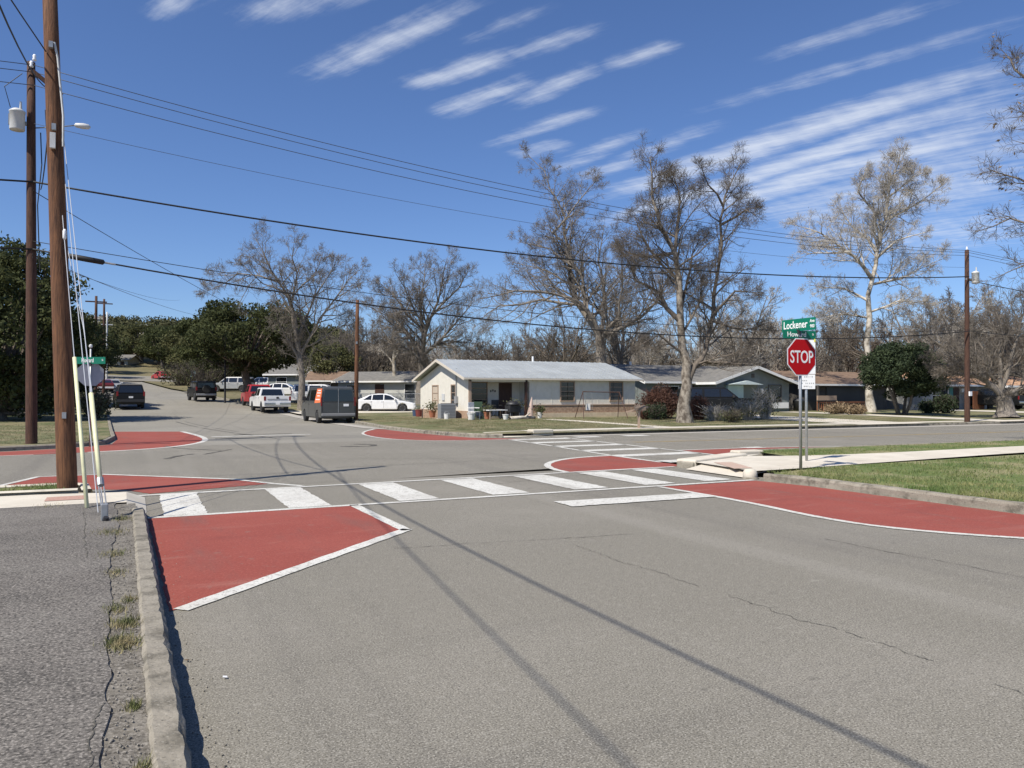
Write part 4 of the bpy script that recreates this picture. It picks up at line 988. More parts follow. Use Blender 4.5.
b.build('faded_print', mat('print_grey', (.35, .36, .36), .7), o)
# left stop sign seen from behind with street name sign
SL = Vector((-.95, 28.05, .13)); dl = depth(SL.x, SL.y)
sl_ = stop_sign('back of a grey stop sign at the far left corner', SL, PI + math.radians(8), at(97, 374, dl).z - .13, .76, at(98, 349, dl).z - .13)
street_sign('small green street sign above the back of the left stop sign', (SL.x, SL.y - .1, at(98, 364, dl).z), math.radians(-26), .95, .22, 'Howard', ['St'], 0, .62)
q = MB().lathe([(.035, 0), (.055, .04), (.05, .09), (.02, .12)], 10).build('post_cap', white_can, sl_); q.location = (.0, .035, at(99, 348, dl).z - SL.z)
p = at(193, 395, 100)
o = thing('road_sign', 'small pale blue sign on a thin post far up the street', 'sign', (p.x, p.y, gz(p.x, p.y) + .1), math.radians(-25))
MB().tube([(0, .03, 0), (0, .03, 2.6)], .03, 6).build('post', steel, o); MB().box(-.32, .32, -.01, .01, 1.85, 2.6).build('plate', mat('sign_blue', (.32, .45, .5), .5), o)

# ------------------------------------------------------------------ vehicles (x forward, y left)
def arch(xc, r, rr, n=9):
    """wheel-arch points from rear to front"""
    a0 = math.asin(min(.95, 0)); out = []
    for i in range(n): a = PI - PI * i / (n - 1); out.append((xc + r * math.cos(a), rr + r * math.sin(a)))
    return out
def car(name, label, loc, heading, s, paint_m, cat='car'):
    o = thing(name, label, cat, loc, heading); W = s['w'] / 2; zb = s.get('zb', .28); rw = s['rw']
    low = [(s['xr'], zb)]
    for xc in s['wheels']: low += [(xc - rw * 1.17, zb)] + [p for p in arch(xc, rw * 1.17, rw) if p[1] > zb + .01] + [(xc + rw * 1.17, zb)]
    low += [(s['xf'], zb)] + s['top']
    MB().prism(low, -W, W).build('body', paint_m, o, bevel=s.get('bev', .06), bseg=3)
    MB().box(s['xr'] + .3, s['xf'] - .3, -W + .3, W - .3, zb - .08, zb + .35).build('underbody', trim_black, o)
    zbelt, zr, Wr = s['belt'], s['roof'], W - s.get('tumble', .14)
    wf = lambda z: W - .015 + (Wr - W + .015) * (z - zbelt) / (zr - zbelt)
    if s.get('cab'):
        MB().prism(s['cab'], 0, 0, wf=wf).build('cabin', paint_m, o, bevel=.05, bseg=2)
        for poly_ in s['side']:
            for sg in (-1, 1):
                b = MB(); b.quad(*[(x, sg * (wf(z) + .006), z) for x, z in poly_]); b.quad(*[(x, sg * (wf(z) - .01), z) for x, z in reversed(poly_)]); b.build('window', glass_car, o, fix=False)
        cb = s['cab']
        for nm, (a, c) in (('rear_window', s['rearwin']), ('windscreen', s['frontwin'])):
            A_, B_ = Vector((a[0], 0, a[1])), Vector((c[0], 0, c[1])); nx = (-1 if nm == 'rear_window' else 1); d_ = (B_ - A_).normalized(); nn = Vector((-d_.z, 0, d_.x)); nn = nn if nn.x * nx > 0 else -nn
            lo, hi = A_.lerp(B_, .1), A_.lerp(B_, .88); b = MB(); sp = s.get('split') and nm == 'rear_window'
            for y0, y1 in (((-1, -.04), (.04, 1)) if sp else ((-1, 1),)):
                P = []
                for q, ys in ((lo, (y0, y1)), (hi, (y1, y0))):
                    for yy in ys: P.append(q + nn * .012 + Vector((0, yy * (wf(q.z) - .12), 0)))
                b.quad(*P)
            b.build(nm, glass_car, o)
    for i, xc in enumerate(s['wheels']):
        for sg in (-1, 1):
            M = Matrix.Translation((xc, sg * (W - .11), rw)) @ Matrix.Rotation(-sg * PI / 2, 4, 'X')
            w_ = MB().lathe([(rw * .62, -.11), (rw * .95, -.11), (rw, -.07), (rw, .07), (rw * .95, .11), (rw * .64, .11)], 20, M).build('wheel', black_rubber, o, smooth=False)
            b = MB().lathe([(rw * .6, .02), (rw * .62, .113), (rw * .56, .105), (rw * .5, .06), (rw * .18, .085), (.02, .095)], 16, M); b.build('rim', s.get('rimm', rim_m), w_)
    xr, xf = s['xr'], s['xf']
    for sg in (-1, 1):
        MB().box(xr - .012, xr + .06, sg * W - sg * s.get('tlw', .16) - .0 if sg > 0 else -W - .006, W + .006 if sg > 0 else -W + s.get('tlw', .16), *s['tail']).build('tail_light', tail_red, o, bevel=.012)
        MB().box(xf - .14, xf + .01, W - .36 if sg > 0 else -W + .06, W - .06 if sg > 0 else -W + .36, *s['head']).build('headlight', lens_clear, o, bevel=.015)
        MB().box(s['mir'][0] - .06, s['mir'][0] + .06, sg * (W - .02) if sg > 0 else -W - .2, sg * (W - .02) if sg < 0 else W + .2, s['mir'][1], s['mir'][1] + s.get('mirh', .14)).build('mirror', s.get('mirm', trim_black), o, bevel=.02)
        for hx in s.get('handles', []):
            MB().box(hx - .09, hx + .09, sg * W - .004, sg * W + .02, zbelt - .13, zbelt - .1).build('door_handle', s.get('trimm', trim_black), o)
        for dx in s.get('doors', []):
            MB().box(dx - .006, dx + .006, sg * W - .003 if sg > 0 else -W - .003, W + .003 if sg > 0 else -W + .003, zb + .08, zbelt - .02).build('door_seam', trim_black, o)
    MB().box(xr - .09, xr + .1, -W + .03, W - .03, *s['bump']).build('bumper', s.get('bumpm', trim_black), o, bevel=.03)
    MB().box(xf - .1, xf + .07, -W + .03, W - .03, *s['bump']).build('bumper', s.get('bumpf', s.get('bumpm', trim_black)), o, bevel=.03)
    z0 = s.get('plate', .75); y0 = s.get('platey', 0)
    MB().box(xr - .1 if z0 < s['bump'][1] else xr - .02, xr, y0 - .15, y0 + .15, z0, z0 + .14).build('licence_plate', plate_m, o)
    return o
def veh_at(px, d, lift=0):
    p = at(px, 395, d); return (p.x, p.y, gz(p.x, p.y) + lift)
VAN = dict(w=2.0, xr=-2.75, xf=2.6, zb=.34, rw=.36, wheels=[-1.75, 1.7], top=[(2.6, .95), (2.35, 1.12), (1.75, 1.2), (-2.75, 1.2)], belt=1.2, roof=2.12, tumble=.16, bev=.07,
           cab=[(1.75, 1.2), (.95, 2.02), (.75, 2.12), (-2.55, 2.12), (-2.72, 2.02), (-2.75, 1.2)],
           side=[[(.55, 1.28), (1.5, 1.28), (.92, 1.9), (.55, 1.93)], [(-1.2, 1.3), (.3, 1.3), (.3, 1.92), (-1.2, 1.92)], [(-2.5, 1.3), (-1.35, 1.3), (-1.35, 1.92), (-2.5, 1.92)]],
           rearwin=((-2.75, 1.2), (-2.72, 2.02)), frontwin=((1.75, 1.2), (.95, 2.02)), split=True, tail=(1.0, 1.5), tlw=.09, head=(.75, .95), mir=(1.35, 1.3), mirh=.25, bump=(.42, .58), plate=.98, platey=-.45, handles=[.4], doors=[.5, -1.28], bumpm=mat('bumper_grey', (.2, .2, .2), .5))
van = car('van', 'dark grey passenger van with an orange panel on its rear side window', (11.0, 46.6, .02), PI / 2, VAN, paint('paint_charcoal', (.06, .064, .064), .4), 'van')
b = MB(); wfv = lambda z: 1.0 - .015 + (-.145) * (z - 1.2) / .92
b.quad(*[(x, wfv(z) + .014, z) for x, z in ((-2.6, 1.2), (-1.1, 1.16), (-1.3, 2.0), (-2.55, 2.0))]); b.build('advert_panel', mat('advert_orange', (.85, .2, .07), .5), van, fix=False)
b = MB()
for z, x0, x1 in ((1.34, -2.4, -1.35), (1.55, -2.3, -1.6), (1.72, -2.4, -1.45), (1.86, -2.3, -1.6)): b.quad(*[(x, wfv(z) + .02, z + dz) for x, dz in ((x0, 0), (x1, 0), (x1, .06), (x0, .06))])
b.build('advert_print', letter_white, van, fix=False)
MB().box(-2.765, -2.74, -.012, .012, .62, 2.0).build('rear_door_seam', steel, van)
for y_ in (-.93, .93): MB().box(-2.765, -2.745, y_ - .012, y_ + .012, .7, 1.95).build('rear_door_seam', trim_black, van)
PICK = dict(w=1.98, xr=-2.9, xf=2.85, zb=.45, rw=.4, wheels=[-1.75, 1.85], top=[(2.85, 1.05), (2.6, 1.18), (1.45, 1.22), (-.95, 1.24), (-.97, 1.26), (-2.9, 1.26)], belt=1.22, roof=1.9, tumble=.2, bev=.05,
            cab=[(1.4, 1.22), (.65, 1.82), (.4, 1.9), (-.75, 1.9), (-.9, 1.84), (-1.0, 1.22)], side=[[(.25, 1.28), (1.15, 1.28), (.62, 1.76), (.25, 1.8)], [(-.75, 1.28), (.15, 1.28), (.15, 1.8), (-.68, 1.8)]],
            rearwin=((-1.0, 1.22), (-.9, 1.84)), frontwin=((1.4, 1.22), (.65, 1.82)), tail=(.9, 1.22), tlw=.14, head=(.85, 1.08), mir=(1.0, 1.22), mirh=.2, bump=(.55, .75), plate=.6, handles=[.1, -.85], doors=[.2, -.95], bumpm=chrome)
wp = car('pickup_truck', 'white pickup truck parked at the kerb ahead of the dark van', (10.25, 62.6, gz(10.15, 62) + .02), PI / 2 + .04, PICK, paint('paint_white', (.78, .78, .77)), 'pickup')
MB().box(-2.93, -2.9, -.75, .75, 1.0, 1.02).build('tailgate_crease', trim_black, wp); MB().box(-2.93, -2.9, -.09, .09, 1.06, 1.18).build('badge', trim_black, wp)
MB().box(-2.75, -1.1, -.85, .85, 1.2, 1.262).build('bed', trim_black, wp)
car('pickup_truck', 'red pickup truck parked just ahead of the white pickup', (10.45, 69.6, gz(10.4, 69.6) + .02), PI / 2 + .03, PICK, paint('paint_red', (.42, .03, .035)), 'pickup')
SEDAN = dict(w=1.82, xr=-2.35, xf=2.4, zb=.25, rw=.335, wheels=[-1.4, 1.45], top=[(2.4, .62), (2.25, .76), (1.35, .93), (-1.9, 1.0), (-2.3, .96), (-2.38, .8)], belt=.95, roof=1.5, tumble=.26, bev=.07,
             cab=[(1.3, .93), (.5, 1.38), (.1, 1.49), (-.5, 1.5), (-1.2, 1.4), (-2.1, 1.0)], side=[[(.0, 1.0), (1.0, 1.0), (.42, 1.33), (.0, 1.42)], [(-.95, 1.0), (-.08, 1.0), (-.08, 1.43), (-.9, 1.4)], [(-1.65, 1.02), (-1.03, 1.0), (-1.0, 1.37), (-1.15, 1.34)]],
             rearwin=((-2.1, 1.0), (-1.2, 1.4)), frontwin=((1.3, .93), (.5, 1.38)), tail=(.75, .92), tlw=.3, head=(.6, .74), mir=(.85, .98), bump=(.35, .55), plate=.62, handles=[-.15, -1.05], doors=[-.04, -1.0, .98], mirm=MATS['paint_white'], bumpm=MATS['paint_white'], trimm=chrome)
car('sedan', 'white four-door sedan parked side-on in the driveway behind the pole', (18.9, 60.2, gz(18.9, 60) + .04), math.radians(-22), SEDAN, MATS['paint_white'])
SUV = dict(w=1.98, xr=-2.6, xf=2.55, zb=.38, rw=.385, wheels=[-1.6, 1.6], top=[(2.55, 1.0), (2.35, 1.1), (1.3, 1.14), (-2.6, 1.16)], belt=1.14, roof=1.86, tumble=.2, bev=.06,
           cab=[(1.35, 1.14), (.6, 1.76), (.35, 1.86), (-2.3, 1.86), (-2.45, 1.8), (-2.6, 1.16)], side=[[(.15, 1.22), (1.05, 1.22), (.55, 1.7), (.15, 1.74)], [(-.95, 1.22), (.05, 1.22), (.05, 1.74), (-.95, 1.74)], [(-2.3, 1.22), (-1.1, 1.22), (-1.1, 1.74), (-2.2, 1.74)]],
           rearwin=((-2.6, 1.16), (-2.45, 1.8)), frontwin=((1.35, 1.14), (.6, 1.76)), tail=(.95, 1.3), tlw=.13, head=(.8, .98), mir=(.95, 1.15), mirh=.18, bump=(.48, .68), plate=.8, handles=[.0, -1.05], doors=[.1, -1.02])
dark = paint('paint_black', (.009, .0095, .01), .4); dark.node_tree.nodes['Principled BSDF'].inputs['Coat Weight'].default_value = .05; dark.node_tree.nodes['Principled BSDF'].inputs['Specular IOR Level'].default_value = .3
silver = mat('paint_silver', (.42, .42, .4), .3, (.38, .38, .36), 3, metal=.3)
car('suv', 'black SUV seen from behind on the left side of the far street', (veh_at(128.5, 61.5)[0], veh_at(128.5, 61.5)[1], veh_at(128.5, 61.5)[2] + .02), PI / 2 + .06, SUV, dark, 'SUV')
jeep = car('suv', 'boxy black off-roader with a spare wheel on its tailgate', (*veh_at(201.5, 73.5)[:2], veh_at(201.5, 73.5)[2] + .02), PI / 2 + .12, dict(SUV, w=1.86, xr=-2.1, xf=2.0, wheels=[-1.35, 1.3], top=[(2.0, 1.0), (1.9, 1.12), (.9, 1.14), (-2.1, 1.14)], cab=[(.9, 1.14), (.6, 1.74), (.5, 1.82), (-2.0, 1.82), (-2.08, 1.76), (-2.1, 1.14)], side=[[(-.1, 1.22), (.65, 1.22), (.5, 1.7), (-.1, 1.72)], [(-1.9, 1.22), (-.3, 1.22), (-.3, 1.72), (-1.9, 1.72)]], rearwin=((-2.1, 1.14), (-2.08, 1.76)), frontwin=((.9, 1.14), (.6, 1.74)), roof=1.82, tumble=.1, mir=(.6, 1.15), bumpm=steel), dark, 'off-roader')
Mj = Matrix.Translation((-2.22, 0, 1.08)) @ Matrix.Rotation(-PI / 2, 4, 'Y')
MB().lathe([(.2, -.1), (.36, -.1), (.38, -.05), (.38, .06), (.34, .11), (.1, .11)], 20, Mj).build('spare_wheel', black_rubber, jeep)
car('suv', 'silver SUV parked side-on beyond the grass island', (*veh_at(232, 97)[:2], veh_at(232, 97)[2] + .15), PI - math.radians(27), SUV, silver, 'SUV')
car('suv', 'white SUV parked behind the silver SUV far up the street', (*veh_at(226, 117)[:2], veh_at(226, 117)[2] + .3), PI - math.radians(27), SUV, MATS['paint_white'], 'SUV')
car('suv', 'pale car half hidden behind the live oak trunk', (*veh_at(262, 104)[:2], veh_at(262, 104)[2] + .1), PI - math.radians(27), SUV, MATS['paint_white'], 'SUV')
car('sedan', 'silver car coming down the far street beyond the black SUV', (*veh_at(112.5, 98)[:2], veh_at(112.5, 98)[2] + .02), -PI / 2 + .1, SEDAN, silver)
car('sedan', 'dark red car at the left kerb beside the silver car', (*veh_at(104, 96)[:2], veh_at(104, 96)[2] + .02), PI / 2 + .1, SEDAN, paint('paint_maroon', (.14, .02, .02)))
car('sedan', 'red car parked in tree shade at the far bend of the street', (*veh_at(161, 138)[:2], veh_at(161, 138)[2] + .05), PI / 2 + .3, SEDAN, MATS['paint_red'])
car('suv', 'black SUV parked side-on in front of the grey-green house', (*veh_at(716, 53)[:2], .32), math.radians(-30), SUV, dark, 'SUV')
car('sedan', 'white car parked by the chain-link fence left of the slim tree', (*veh_at(284, 84)[:2], veh_at(284, 84)[2] + .1), math.radians(-25), SEDAN, MATS['paint_white'])
car('suv', 'white car roof showing above the dark van, parked by the houses', (*veh_at(322, 71)[:2], veh_at(322, 71)[2] + .05), math.radians(-25), SUV, MATS['paint_white'], 'SUV')
car('pickup_truck', 'dark pickup in the shade of the right-hand carport', (*veh_at(992, 70)[:2], .35), PI / 2, PICK, dark, 'pickup')

# ------------------------------------------------------------------ houses
siding = mat('siding_white', (.72, .685, .6), .7, (.64, .61, .53), 3, 5)
trimw = mat('trim_white', (.78, .77, .74), .6)
brick = mat('brick_tan', (.3, .19, .13), .9, (.42, .3, .21), 9, 6, .5, 30, lo=.4, hi=.6)
stone_tan = mat('stone_tan', (.62, .51, .37), .9, (.5, .4, .28), 4, 6, .4, 20)
metal_roof = mat('roof_metal', (.4, .425, .43), .5, (.33, .35, .355), .8, 5, metal=.1)
fascia_m = mat('fascia', (.6, .54, .45), .7)
shingle_g = mat('shingle_grey', (.13, .125, .115), .9, (.2, .19, .17), 3, 8, .6, 30)
shingle_b = mat('shingle_brown', (.15, .098, .066), .9, (.23, .155, .105), 2, 8, .6, 30)
shingle_t = mat('shingle_tan', (.4, .235, .14), .9, (.5, .31, .19), 2, 8, .6, 30)
grey_green = mat('siding_grey_green', (.16, .18, .17), .75, (.19, .21, .2), 2, 5)
grey_wall = mat('siding_grey', (.34, .34, .32), .8, (.28, .28, .265), 2, 5)
dark_wall = mat('siding_dark', (.06, .055, .05), .8, (.09, .08, .07), 2, 5)
wood_door = mat('door_wood', (.04, .02, .015), .6, (.075, .035, .025), 3, 5, stretch=(6, 6, .6))
frame_tan = mat('frame_tan', (.36, .26, .19), .7)
redwood = mat('fence_redwood', (.22, .08, .035), .8, (.3, .12, .055), 3, 6, stretch=(8, 8, .5))
blind = mat('blind_cream', (.5, .42, .33), .8)

def window(par, x0, x1, z0, z1, y, fr=.06, frm=None, axis='x', rails=3, pane=None, name='window'):
    """wall in the plane y=const (axis x) or x=const (axis y), facing negative; one frame with its pane and rails"""
    T = (lambda u, v, w: (u, y - w, v)) if axis == 'x' else (lambda u, v, w: (y - w, u, v))
    def bx(b, u0, u1, v0, v1, w0, w1):
        P = [Vector(T(u, v, w)) for w in (w0, w1) for v in (v0, v1) for u in (u0, u1)]; i = len(b.v); b.v += [tuple(p) for p in P]
        for f in ((0, 2, 3, 1), (4, 5, 7, 6), (0, 1, 5, 4), (2, 6, 7, 3), (0, 4, 6, 2), (1, 3, 7, 5)): b.f.append(tuple(i + k for k in f)); b.mi.append(0)
    b = MB(); bx(b, x0 - fr, x1 + fr, z1, z1 + fr, -.02, .05); bx(b, x0 - fr, x1 + fr, z0 - fr, z0, -.02, .07); bx(b, x0 - fr, x0, z0, z1, -.02, .05); bx(b, x1, x1 + fr, z0, z1, -.02, .05)
    f = b.build(name, frm or frame_tan, par)
    b = MB(); bx(b, x0, x1, z0, z1, -.02, .012); b.build('pane', pane or glass_dark, f)
    b = MB()
    for k in range(1, rails + 1): z = z0 + (z1 - z0) * k / (rails + 1); bx(b, x0, x1, z - .018, z + .018, .012, .03)
    if rails: b.build('sash_rail', frm or frame_tan, f)
    return f
def gable_roof(par, x0, x1, y0, y1, ze, zr, th, m, ridge='x', over=.0, ribs=0, fascia=trimw, yr=None):
    """two sloping slabs with real thickness, ridge along x or y"""
    b = MB(); yr = (y0 + y1) / 2 if yr is None else yr
    for ya, za, yb, zb in ((y0, ze, yr, zr), (y1, ze, yr, zr)):
        P = [(x0, ya, za), (x1, ya, za), (x1, yb, zb), (x0, yb, zb)]; Q = [(x, y, z - th) for x, y, z in P]
        if ridge == 'y': P = [(y, x, z) for x, y, z in P]; Q = [(y, x, z) for x, y, z in Q]
        i = len(b.v); b.v += P + Q
        for f in ((0, 1, 2, 3), (7, 6, 5, 4), (0, 4, 5, 1), (1, 5, 6, 2), (2, 6, 7, 3), (3, 7, 4, 0)): b.f.append(tuple(i + k for k in f)); b.mi.append(0)
        if ribs:
            n = int((x1 - x0) / ribs)
            for k in range(1, n):
                x = x0 + (x1 - x0) * k / n; w = .02; i = len(b.v)
                R4 = [(x - w, ya, za + .002), (x + w, ya, za + .002), (x + w, yb, zb + .002), (x - w, yb, zb + .002)]
                b.v += R4 + [(a, c, e + .025) for a, c, e in R4]
                for f in ((4, 5, 6, 7), (0, 1, 5, 4), (1, 2, 6, 5), (2, 3, 7, 6), (3, 0, 4, 7)): b.f.append(tuple(i + k2 for k2 in f)); b.mi.append(0)
    r = b.build('roof', m, par)
    # fascia boards
    for nm, (ya, yb) in (('eave_board', (y0, y0)),):
        if ridge == 'x': MB().box(x0, x1, y0 - .03, y0 - .002, ze - th - .05, ze - .015).build(nm, fascia, r)
        else: MB().box(y0 - .03, y0 - .002, x0, x1, ze - th - .08, ze - .015).build(nm, fascia, r)
    for xe, s in ((x0, -1), (x1, 1)):
        b = MB()
        for ya in (y0, y1):
            P = [(xe + s * .003, ya, ze - th - .1), (xe + s * .003, ya, ze - .01), (xe + s * .003, yr, zr - .01), (xe + s * .003, yr, zr - th - .1)]; Q = [(x + s * .03, y, z) for x, y, z in P]
            if ridge == 'y': P = [(y, x, z) for x, y, z in P]; Q = [(y, x, z) for x, y, z in Q]
            i = len(b.v); b.v += P + Q
            for f in ((0, 1, 2, 3), (7, 6, 5, 4), (0, 4, 5, 1), (1, 5, 6, 2), (2, 6, 7, 3), (3, 7, 4, 0)): b.f.append(tuple(i + k for k in f)); b.mi.append(0)
        b.build('rake_board', fascia, r)
    return r

# --- the white house
def white_house():
    Z = .32; o = thing('house', 'low white house with pale metal roof and brick base across the street', 'house', (17.45, 40, Z))
    L, D = 11.5, 7.9; ze = 2.3; zr = 3.42; xp = 3.9   # local: x along the front, y back
    # gable and back walls
    b = MB(); b.prism([(0, 0), (D, 0), (D, ze), (D / 2, zr - .06), (0, ze)], 0, .12, axis='x'); b.prism([(0, 0), (D, 0), (D, ze), (D / 2, zr - .06), (0, ze)], L - .12, L, axis='x')
    b.box(.12, L - .12, D - .12, D, 0, ze)
    b.build('wall', siding, o)
    b = MB(); b.box(xp, L - .12, .0, .12, .72, ze - .02); b.box(xp, xp + .12, .12, 1.35, 0, ze - .02)
    for k in range(7): x = xp + .4 + k * 1.1; b.box(x, x + .03, -.012, 0, .74, ze - .03)
    b.build('front_wall', siding, o)
    b = MB(); b.box(.12, xp, 1.35, 1.47, 0, ze - .02); b.build('porch_wall', siding, o)
    b = MB(); b.box(xp - .02, L + .02, -.07, -.001, .26, .7); b.box(xp - .03, L + .03, -.1, -.001, .7, .76, m=1); b.build('brick_base', [brick, frame_tan], o)
    MB().box(xp - .05, L + .05, -.11, .0, -.25, .26).build('foundation', stone_tan, o)
    MB().box(-.06, -.001, -.0, D, -.25, .42).build('side_base', brick, o)
    MB().box(.0, xp, -.05, 1.4, -.25, .1).build('porch_floor', concrete_old, o)
    gable_roof(o, -.4, L + .45, -.29, D + .5, ze + .02, zr + .1, .06, metal_roof, ribs=.42, fascia=fascia_m)
    # soffit beam and posts
    MB().box(0, xp + .1, -.12, .02, ze - .2, ze - .06).build('porch_beam', siding, o)
    for x in (.06, xp - .25): MB().box(x - .07, x + .07, -.12, .02, .1, ze - .06).build('porch_post', frame_tan if x < 1 else wood_door, o)
    window(o, .62, 1.75, .75, 2.05, 1.35); window(o, 6.05, 6.95, 1.0, 2.1, 0); window(o, 9.6, 10.5, 1.0, 2.1, 0, pane=mat('glass_screen', (.1, .1, .09), .3))
    window(o, 4.7, 5.6, .55, 1.9, 0, axis='y', pane=blind, rails=2); window(o, 1.9, 2.5, .6, 1.9, 0, axis='y', rails=2)
    dr = MB().box(2.55, 3.4, 1.29, 1.349, .1, 2.05).build('door', wood_door, o); MB().box(2.65, 3.3, 1.27, 1.29, .3, 1.9).build('door_panel', wood_door, dr); MB().lathe([(.03, 0), (.04, .03), (.01, .05)], 8, Matrix.Translation((3.28, 1.27, 1.0)) @ Matrix.Rotation(PI / 2, 4, 'X')).build('handle', chrome, dr)
    b = MB()
    for k in range(3): b.box(1.98 + k * .14, 2.06 + k * .14, 1.33, 1.349, 1.5 + .04 * (k % 2), 1.62 + .04 * (k % 2))
    b.build('house_number', ink, o)
    MB().tube([(-.06, 1.7, .7), (-.06, 1.7, 2.9)], .035, 8).build('conduit', steel, o)
    MB().box(-.16, -.01, 1.5, 1.75, .85, 1.25).build('electric_meter', mat('meter_grey', (.3, .3, .3), .5), o)
    MB().box(-.05, -.01, 3.6, 4.0, 1.0, 1.4).build('breaker_panel', mat('panel_grey', (.55, .56, .56), .5), o)
    MB().tube([(6.4, 4.2, 3.3), (6.4, 4.2, 3.85)], .07, 8).build('roof_vent', white_sign, o)
    MB().tube([(4.5, 4.1, 3.35), (4.5, 4.1, 3.62)], .05, 8).build('roof_vent', steel, o)
    return o
white_house()

def house(name, label, loc, rz, L, D, ze, zr, wall_m, roof_m, th=.12, over=.5, ridge='x', wins=(), doors=(), name_='house'):
    """generic single-storey: local x along front, y back"""
    o = thing(name, label, 'house', loc, rz); b = MB()
    if ridge == 'x':
        for x in (0, L - .12): b.prism([(0, -.4), (D, -.4), (D, ze), (D / 2, zr - .05), (0, ze)], x, x + .12, axis='x')
        b.box(.12, L - .12, 0, .12, -.4, ze); b.box(.12, L - .12, D - .12, D, -.4, ze)
        b.build('wall', wall_m, o); gable_roof(o, -over, L + over, -over, D + over, ze + .05, zr + .12, th, roof_m)
    else:
        for y in (0, D - .12): b.prism([(0, -.4), (L, -.4), (L, ze), (L / 2, zr - .05), (0, ze)], y, y + .12)
        b.box(0, .12, .12, D - .12, -.4, ze); b.box(L - .12, L, .12, D - .12, -.4, ze)
        b.build('wall', wall_m, o); gable_roof(o, -over, D + over, -over, L + over, ze + .05, zr + .12, th, roof_m, ridge='y')
    for x0, x1, z0, z1 in wins: window(o, x0, x1, z0, z1, 0, frm=trimw, rails=1)
    for x0, x1, z1 in doors:
        d_ = MB().box(x0, x1, -.05, -.001, -.1, z1).build('door', wood_door, o); MB().box(x1 - .15, x1 - .08, -.09, -.05, .95, 1.02).build('handle', chrome, d_)
    return o
# grey-green house: long part + front gable
g1 = at(640, 395, 60); gy = 46.5
hs = house('house', 'grey-green gabled house with grey shingle roof right of the big tree', (35.2, 47.2, .4), 0, 13, 8, 2.25, 3.6, grey_green, shingle_g, wins=[(1.5, 3, .9, 1.9)], doors=[(3.6, 4.5, 2.0)])
def sub_gable(par, x0, x1, y0, y1, ze, zr, wm, rm):
    b = MB(); b.prism([(x0, -.4), (x1, -.4), (x1, ze), ((x0 + x1) / 2, zr - .06), (x0, ze)], y0, y0 + .12); b.box(x0, x0 + .12, y0 + .12, y1, -.4, ze); b.box(x1 - .12, x1, y0 + .12, y1, -.4, ze)
    b.build('front_gable', wm, par); gable_roof(par, y0 - .5, y1, x0 - .55, x1 + .55, ze + .05, zr + .1, .12, rm, ridge='y')
sub_gable(hs, 4.9, 12.4, -2.2, 3.8, 2.2, 3.42, grey_green, shingle_g)
MB().box(8.4, 8.7, -2.23, -2.2, 2.6, 2.9).build('gable_vent', dark_wall, hs)
window(hs, 10.2, 11.5, .75, 2.0, -2.2, frm=dark_wall, rails=2)
MB().box(10.1, 12.2, -2.35, -2.2, .2, .65).build('under_window_panel', trimw, hs)  # white panel on the wall below the window
MB().box(9.3, 9.55, -2.3, -2.22, .1, 1.75).build('number_board', trimw, hs)
b = MB()
for k in range(4): b.box(9.37, 9.48, -2.32, -2.3, .3 + k * .28, .44 + k * .28)
b.build('house_number', ink, hs)
aw = MB(); aw.prism([(5.6, 2.05), (9.0, 2.05), (7.4, 2.35)], -2.9, -2.22); aw.build('awning', mat('awning_pale', (.62, .7, .68), .5), hs)
MB().box(5.75, 7.3, -2.5, -2.22, .5, 2.0).build('porch_screen', mat('screen_teal', (.5, .62, .58), .4, (.4, .52, .5), 1.5), hs)
MB().box(3.6, 5.4, -2.6, -2.25, 1.2, 1.75).build('railing', trimw, hs)
MB().tube([(1.4, 4, 3.4), (1.4, 4, 3.95)], .1, 8).build('roof_vent', trimw, hs); MB().tube([(7, 4, 3.5), (7, 4, 3.8)], .08, 8).build('roof_vent', trimw, hs)
# brown-roofed house with the dark porch
hb = house('house', 'dark low house with brown roof and railed porch right of the stop sign', (51.2, 46.5, .35), 0, 10, 8, 2.2, 3.35, dark_wall, shingle_b, over=.8)
MB().box(2.3, 6.5, -.06, -.002, .75, 1.95).build('porch_opening_shade', trim_black, hb)  # black slab on the wall, standing in for the shade inside the porch
b = MB(); b.box(0, 6, -1.15, -1.05, .65, .75)
for k in range(26): b.box(k * .235, k * .235 + .05, -1.13, -1.07, -.3, .65)
b.build('railing', redwood, hb)
MB().box(0, 2.2, -1.2, -1.06, .85, 1.25).build('porch_panel', frame_tan, hb)
for x in (.05, 6.2): MB().box(x, x + .14, -1.15, -1.0, -.3, 2.1).build('porch_post', dark_wall, hb)
# tan-roofed house with carport
ht = house('house', 'tan-roofed ranch house with dark carport behind the right pole', (63.4, 44.5, .35), 0, 9.2, 8, 2.2, 3.4, grey_wall, shingle_t, over=.7, wins=[(1.2, 3.4, .6, 1.9)], doors=[(4.2, 5.0, 2.0)])
MB().box(3.6, 4.1, -.06, -.002, .2, 2.0).build('teal_shutter', mat('shutter_teal', (.06, .2, .19), .6), ht)
MB().box(5.6, 7.2, -1.0, -.9, -.3, 1.65).build('fence_panel', redwood, ht)
gable_roof(ht, 9.9, 19.5, -1.5, 8.5, 2.2, 3.2, .14, shingle_t)
for x in (10.2, 14.6, 19.1): MB().box(x, x + .15, -1.2, -1.05, -.3, 2.1).build('carport_post', trimw, ht)
MB().box(9.2, 19.5, 7.6, 7.8, -.3, 2.3).build('carport_back_wall', dark_wall, ht)
MB().box(4.9, 5.5, 3.0, 3.6, 2.8, 3.75).build('chimney', mat('chimney_grey', (.3, .28, .26), .8), ht)
MB().box(5.15, 5.65, -.2, -.02, 1.55, 1.9).build('porch_lamp', trimw, ht)
